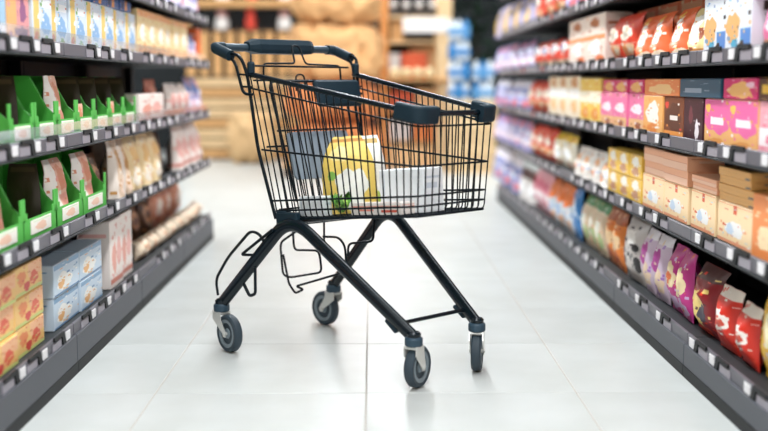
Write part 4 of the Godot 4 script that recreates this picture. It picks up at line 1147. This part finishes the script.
	for k in 4:
		var b := MB.new()
		var prof := []
		for j in 9:
			var ph := PI * j / 8
			prof.append(Vector2(0.058 * pow(sin(ph), 0.7), -0.11 * cos(ph)))
		b.lathe(prof, 16, Vector3.ZERO, Basis(Vector3(1, 0, 0), PI / 2) * Basis(Vector3(0, 1, 0), 0.0))
		var o := obj("bread_loaf", b.commit(), M.cream_card, null, Vector3([0.235, 0.352, 0.469, 0.586][k], 0.991, -11.495))
		tag(o, "cream bread loaf, %s from the left on the wooden shelf" % ORD[k], "bread", "loaves on the wooden shelf")
	for k in 4:
		jar("preserve_jar", "small dark jar with pale lid, %s from the left on top shelf board" % ORD[k], "jar", Vector3(0.22 + k * 0.135, 1.5735, -11.62), 0.05, 0.15, M.dark_glaze, M.white_glaze, "jars on the wooden shelf")
	# bottled water in blue wrap, stacked beside the shelf on crates
	var names := []
	var spots2 := [[0.86, 1.115, 0], [0.86, 1.315, 1], [0.86, 0.715, 2], [1.10, 0.715, 3], [0.86, 0.915, 4], [1.10, 0.915, 5]]
	var where2 := ["in the tall column, second from the top", "topmost of the stacked packs", "bottom left of the stack", "bottom right of the stack", "second row left in the stack", "second row right in the stack"]
	for a in spots2:
		var t := thing("water_pack", "blue and white drinks pack, %s" % where2[a[2]], "drinks pack", Vector3(a[0], a[1] + 0.001, -11.1), 0.0, "stacked drinks packs")
		for ix in 3:
			for iz in 2:
				var b := MB.new()
				b.lathe([Vector2(0, 0), Vector2(0.032, 0), Vector2(0.034, 0.02), Vector2(0.034, 0.06), Vector2(0.034, 0.12), Vector2(0.03, 0.15), Vector2(0.014, 0.172), Vector2(0.014, 0.195), Vector2(0, 0.195)], 12)
				obj("bottle", b.commit(), M.bottle_blue if (ix + a[2]) % 3 == 0 else M.bottle_white, t, Vector3((ix - 1) * 0.07, 0.001, (iz - 0.5) * 0.07))
		obj("wrap_band", box_mesh(Vector3(0.218, 0.07, 0.146), 0.012), M.wrap_blue if a[2] % 2 == 0 else M.wrap_pale, t, Vector3(0, 0.075, 0))
	for a in [[0.98, 0.0, "lowest"], [0.98, 0.24, "middle"], [0.98, 0.48, "highest"]]:
		var b := MB.new()
		var s := Vector3(0.5, 0.228, 0.36)
		b.box(Vector3(0, 0.006, 0), Vector3(s.x, 0.012, s.z))
		for f in 3:
			for e in [-1.0, 1.0]:
				b.box(Vector3(0, 0.04 + 0.078 * f, e * (s.z / 2 - 0.008)), Vector3(s.x, 0.062, 0.016), 0.002)
				b.box(Vector3(e * (s.x / 2 - 0.008), 0.04 + 0.078 * f, 0), Vector3(0.016, 0.062, s.z), 0.002)
		b.box(Vector3(0, 0.228, 0), Vector3(s.x, 0.012, s.z), 0.002)
		tag(obj("wooden_crate", b.commit(), M.wood_pale, null, Vector3(a[0], a[1] + 0.001, -11.1)), "%s of the three pale slatted crates under drinks packs" % a[2], "crate", "crates under the drinks packs")
	# dark leafy plant behind the drinks
	var pl := thing("potted_plant", "tall dark green leafy plant behind the blue drinks packs", "plant", Vector3(1.22, 0, -13.2))
	var pb := MB.new()
	pb.lathe([Vector2(0, 0), Vector2(0.15, 0), Vector2(0.2, 0.38), Vector2(0.21, 0.4), Vector2(0.18, 0.4), Vector2(0.17, 0.34), Vector2(0, 0.34)], 18)
	obj("pot", pb.commit(), M.rack_dark, pl)
	wire("stem", [Vector3(0, 0.34, 0), Vector3(0.02, 0.9, 0.0), Vector3(0, 1.5, 0.02)], 0.02, pl, M.stem)
	var fol := MB.new()
	for k in 320:
		var y := rng.randf_range(0.75, 2.25)
		var a := rng.randf_range(0, TAU)
		var r := rng.randf_range(0.04, 0.34)
		var c := Vector3(cos(a) * r, y, sin(a) * r)
		var dir := Vector3(cos(a), rng.randf_range(-0.6, 0.6), sin(a)).normalized()
		var sd := dir.cross(Vector3.UP).normalized()
		var nn := sd.cross(dir).normalized()
		var ln := rng.randf_range(0.10, 0.2)
		var ids := []
		for q in [[0.0, 0.0, 0.0], [0.35, 0.3, 0.03], [0.35, -0.3, 0.03], [0.75, 0.2, 0.01], [0.75, -0.2, 0.01], [1.0, 0.0, -0.05]]:
			ids.append(fol.vert(c + dir * q[0] * ln + sd * q[1] * ln + nn * q[2] * ln, nn))
		fol.tri(ids[0], ids[1], ids[2])
		fol.quad(ids[1], ids[3], ids[4], ids[2])
		fol.tri(ids[3], ids[5], ids[4])
	var fo := obj("foliage", fol.commit(), M.leaf_dark, pl)
	fo.set_meta("kind", "stuff")

# ---------------------------------------------------------------- the hall
func build_hall() -> void:
	var fl := Node3D.new()
	fl.name = "floor"
	add_child(fl)
	fl.set_meta("kind", "structure")
	fl.set_meta("label", "white square tiled shop floor")
	obj("grout_bed", box_mesh(Vector3(13, 0.2, 20)), M.grout, fl, Vector3(0, -0.1015, -5.5))
	var p := 0.614
	var tile := box_mesh(Vector3(p - 0.004, 0.012, p - 0.004), 0.0012)
	for row in range(-4, 19):
		for col in range(-6, 6):
			var x := -0.018 + (col + 0.5) * p
			var z := 3.15 + (row + 0.5) * p
			if z < 5.9 and (x < -1.3 or x > 1.4):
				continue
			if z < 8.2 and x > 1.4:
				continue
			var o := obj("tile", tile, M["tile%d" % ((row * 7 + col * 3 + 70) % 3)], fl, Vector3(x, -0.006 + rng.randf_range(-0.0003, 0.0), -z))
	structure("ceiling", box_mesh(Vector3(13, 0.2, 20)), M.ceiling, Vector3(0, 3.5, -5.5))
	structure("wall_back", box_mesh(Vector3(13, 3.4, 0.2)), M.wall_dark, Vector3(0, 1.699, -14.8))
	structure("wall_front", box_mesh(Vector3(13, 3.4, 0.2)), M.wall, Vector3(0, 1.699, 4.4))
	structure("wall_left", box_mesh(Vector3(0.2, 3.4, 19)), M.wall, Vector3(-6.3, 1.699, -5.2))
	structure("wall_right", box_mesh(Vector3(0.2, 3.4, 19)), M.wall, Vector3(6.3, 1.699, -5.2))

func build_lamps() -> void:
	# rows of long ceiling luminaires: a housing, a glowing diffuser and the light it gives
	for col in [[0.0, "the aisle", 10, 1.66, 2.3, 3.6], [-3.6, "the left side", 5, 3.4, 1.4, 6.0], [3.6, "the right side", 5, 3.4, 1.4, 6.0]]:
		for k in col[2]:
			var z: float = col[4] - k * col[3]
			var at := Vector3(col[0], 3.36, z)
			var t := thing("ceiling_light", "white ceiling luminaire above %s, %s from the entrance wall" % [col[1], ORD[k]], "lamp", at, 0.0, "ceiling luminaires")
			obj("housing", box_mesh(Vector3(0.34, 0.06, 1.6), 0.006), M.white_board, t)
			obj("lamp_diffuser", box_mesh(Vector3(0.28, 0.01, 1.5)), M.lamp_glow, t, Vector3(0, -0.036, 0))
			var l := AreaLight3D.new()
			l.name = "luminaire_glow"
			l.area_size = Vector2(0.28, 1.5)
			l.light_energy = col[5] * LAMP_LEVEL
			l.light_color = Color(0.965, 0.985, 1.0)
			l.shadow_enabled = true
			l.area_range = 30.0
			l.area_attenuation = 2.0
			t.add_child(l)
			l.position = Vector3(0, -0.048, 0)
			l.rotation = Vector3(-PI / 2, 0, 0)

const CART := Vector3(-0.326, 0.0, -3.8642)
const CART_TURN := -0.81280
const LAMP_LEVEL := 1.32

func build_materials() -> void:
	M.trolley_metal = mat(Color("08131a"), 0.4)
	M.trolley_frame = mat(Color("08151d"), 0.2)
	M.trolley_plastic = mat(Color("1b2c36"), 0.45)
	for k in ["trolley_metal", "trolley_frame", "trolley_plastic"]:
		M[k].metallic_specular = 0.42 if k == "trolley_frame" else 0.3
	M.handle_bar = mat(Color("263a46"), 0.4)
	M.caster_ring = mat(Color("274050"), 0.45)
	M.tyre = mat(Color("2c3a44"), 0.6)
	M.hub = mat(Color("7f8b92"), 0.5)
	M.fork = mat(Color("d4d3ce"), 0.35, 0.3)
	M.seat_grey = mat(Color("8f9caa"), 0.5)
	M.rack_dark = mat(Color("12181c"), 0.6)
	M.rack_black = mat(Color("070b0e"), 0.65)
	M.plinth = mat(Color("45484f"), 0.5)
	M.rail = mat(Color("5e5c63"), 0.45)
	M.strip = mat(Color("928c94"), 0.45)
	M.tag_white = mat(Color("e4e1e2"), 0.45)
	M.tag_red = mat(Color("d4655a"), 0.45)
	M.tray_green = mat(Color("4db043"), 0.6)
	M.clear = mat(Color(0.95, 0.97, 1.0, 0.12), 0.08)
	M.clear.transparency = BaseMaterial3D.TRANSPARENCY_ALPHA
	M.leaf_green = mat(Color("5c9a36"), 0.5)
	M.leaf_light = mat(Color("9cc04c"), 0.5)
	M.leaf_dark = mat(Color("16301c"), 0.5)
	M.stem = mat(Color("3a2f22"), 0.7)
	M.wood_pale = wood(Color("d8b484"), Color("ecd0a4"), 3)
	M.wood_tan = wood(Color("c8945a"), Color("e0b27a"), 5)
	M.wood_orange = wood(Color("c88040"), Color("e09c58"), 8)
	M.wood_dark = wood(Color("4a3322"), Color("5f442e"), 9)
	M.kraft = mat(Color("eab57c"), 0.7)
	M.kraft.albedo_texture = noise_tex(Color("dfd8d0"), Color("ffffff"), 0.02, 4)
	M.kraft_orange = mat(Color("e08a50"), 0.7)
	M.kraft_orange.albedo_texture = M.kraft.albedo_texture
	M.kraft_pale = mat(Color("e6c290"), 0.7)
	M.kraft_pale.albedo_texture = M.kraft.albedo_texture
	M.white_glaze = mat(Color("e8e4e0"), 0.35)
	M.pink_lid = mat(Color("b98a84"), 0.5)
	M.red_glaze = mat(Color("d8432f"), 0.4)
	M.dark_glaze = mat(Color("4c4440"), 0.4)
	M.white_board = mat(Color("efece8"), 0.5)
	M.peach_card = mat(Color("efc490"), 0.7)
	M.red_card = mat(Color("ea6a44"), 0.6)
	M.orange_card = mat(Color("e88a4c"), 0.6)
	M.grey_card = mat(Color("d8cfcc"), 0.6)
	M.cream_card = mat(Color("f2dcae"), 0.7)
	M.bottle_blue = mat(Color("3f86c0"), 0.3)
	M.bottle_white = mat(Color("d6e0ea"), 0.3)
	M.wrap_blue = mat(Color("2f78b4"), 0.35)
	M.wrap_pale = mat(Color("5f97c8"), 0.35)
	M.grout = mat(Color("b9b2aa"), 0.8)
	M.ceiling = mat(Color("d8d8d6"), 0.9)
	M.wall = mat(Color("c9c8c4"), 0.9)
	M.wall_dark = mat(Color("1b2023"), 0.8)
	for k in 3:
		var m := mat([Color("cbcecc"), Color("cdd0ce"), Color("c9ccca")][k], 0.34)
		m.albedo_texture = noise_tex(Color("f0f0ee"), Color("ffffff"), 0.012, 21 + k)
		m.uv1_triplanar = true
		m.uv1_world_triplanar = true
		m.uv1_scale = Vector3(0.9, 0.9, 0.9)
		M["tile%d" % k] = m
	M.lamp_glow = mat(Color("ffffff"), 0.5)
	M.lamp_glow.emission_enabled = true
	M.lamp_glow.emission = Color(0.965, 0.985, 1.0)
	M.lamp_glow.emission_energy_multiplier = 2.0
	make_designs()

func _ready() -> void:
	rng.seed = 20240
	# camera: 0.9 m above the floor, tipped down a little, wide aperture
	var cam := Camera3D.new()
	cam.name = "camera"
	add_child(cam)
	cam.position = Vector3(0, 0.9, 0)
	cam.rotation = Vector3(deg_to_rad(-6.8617), deg_to_rad(-0.6150), 0)
	var lens := CameraAttributesPhysical.new()
	lens.frustum_focal_length = 61.80
	lens.frustum_focus_distance = 3.55
	lens.exposure_aperture = 1.4
	lens.frustum_near = 0.05
	lens.frustum_far = 100.0
	cam.attributes = lens
	cam.current = true
	var we := WorldEnvironment.new()
	we.name = "surroundings"
	var env := Environment.new()
	env.background_mode = Environment.BG_COLOR
	env.background_color = Color(0.02, 0.02, 0.02)
	env.tonemap_mode = Environment.TONE_MAPPER_LINEAR
	env.tonemap_exposure = 1.0
	env.sdfgi_enabled = true
	env.ssao_enabled = true
	env.ssil_enabled = true
	we.environment = env
	add_child(we)
	build_materials()
	build_lamps()
	build_hall()
	var right := [2.32, 3.33, 4.32, 5.38, 6.40, 7.43, 8.46]
	for k in right.size() - 1:
		build_bay("right", right[k], right[k + 1], k)
	var left := [2.39, 3.39, 4.37, 5.37, 6.37]
	for k in left.size() - 1:
		build_bay("left", left[k], left[k + 1], k)
	build_trolley()
	build_groceries()
	build_products()
	build_far_end()
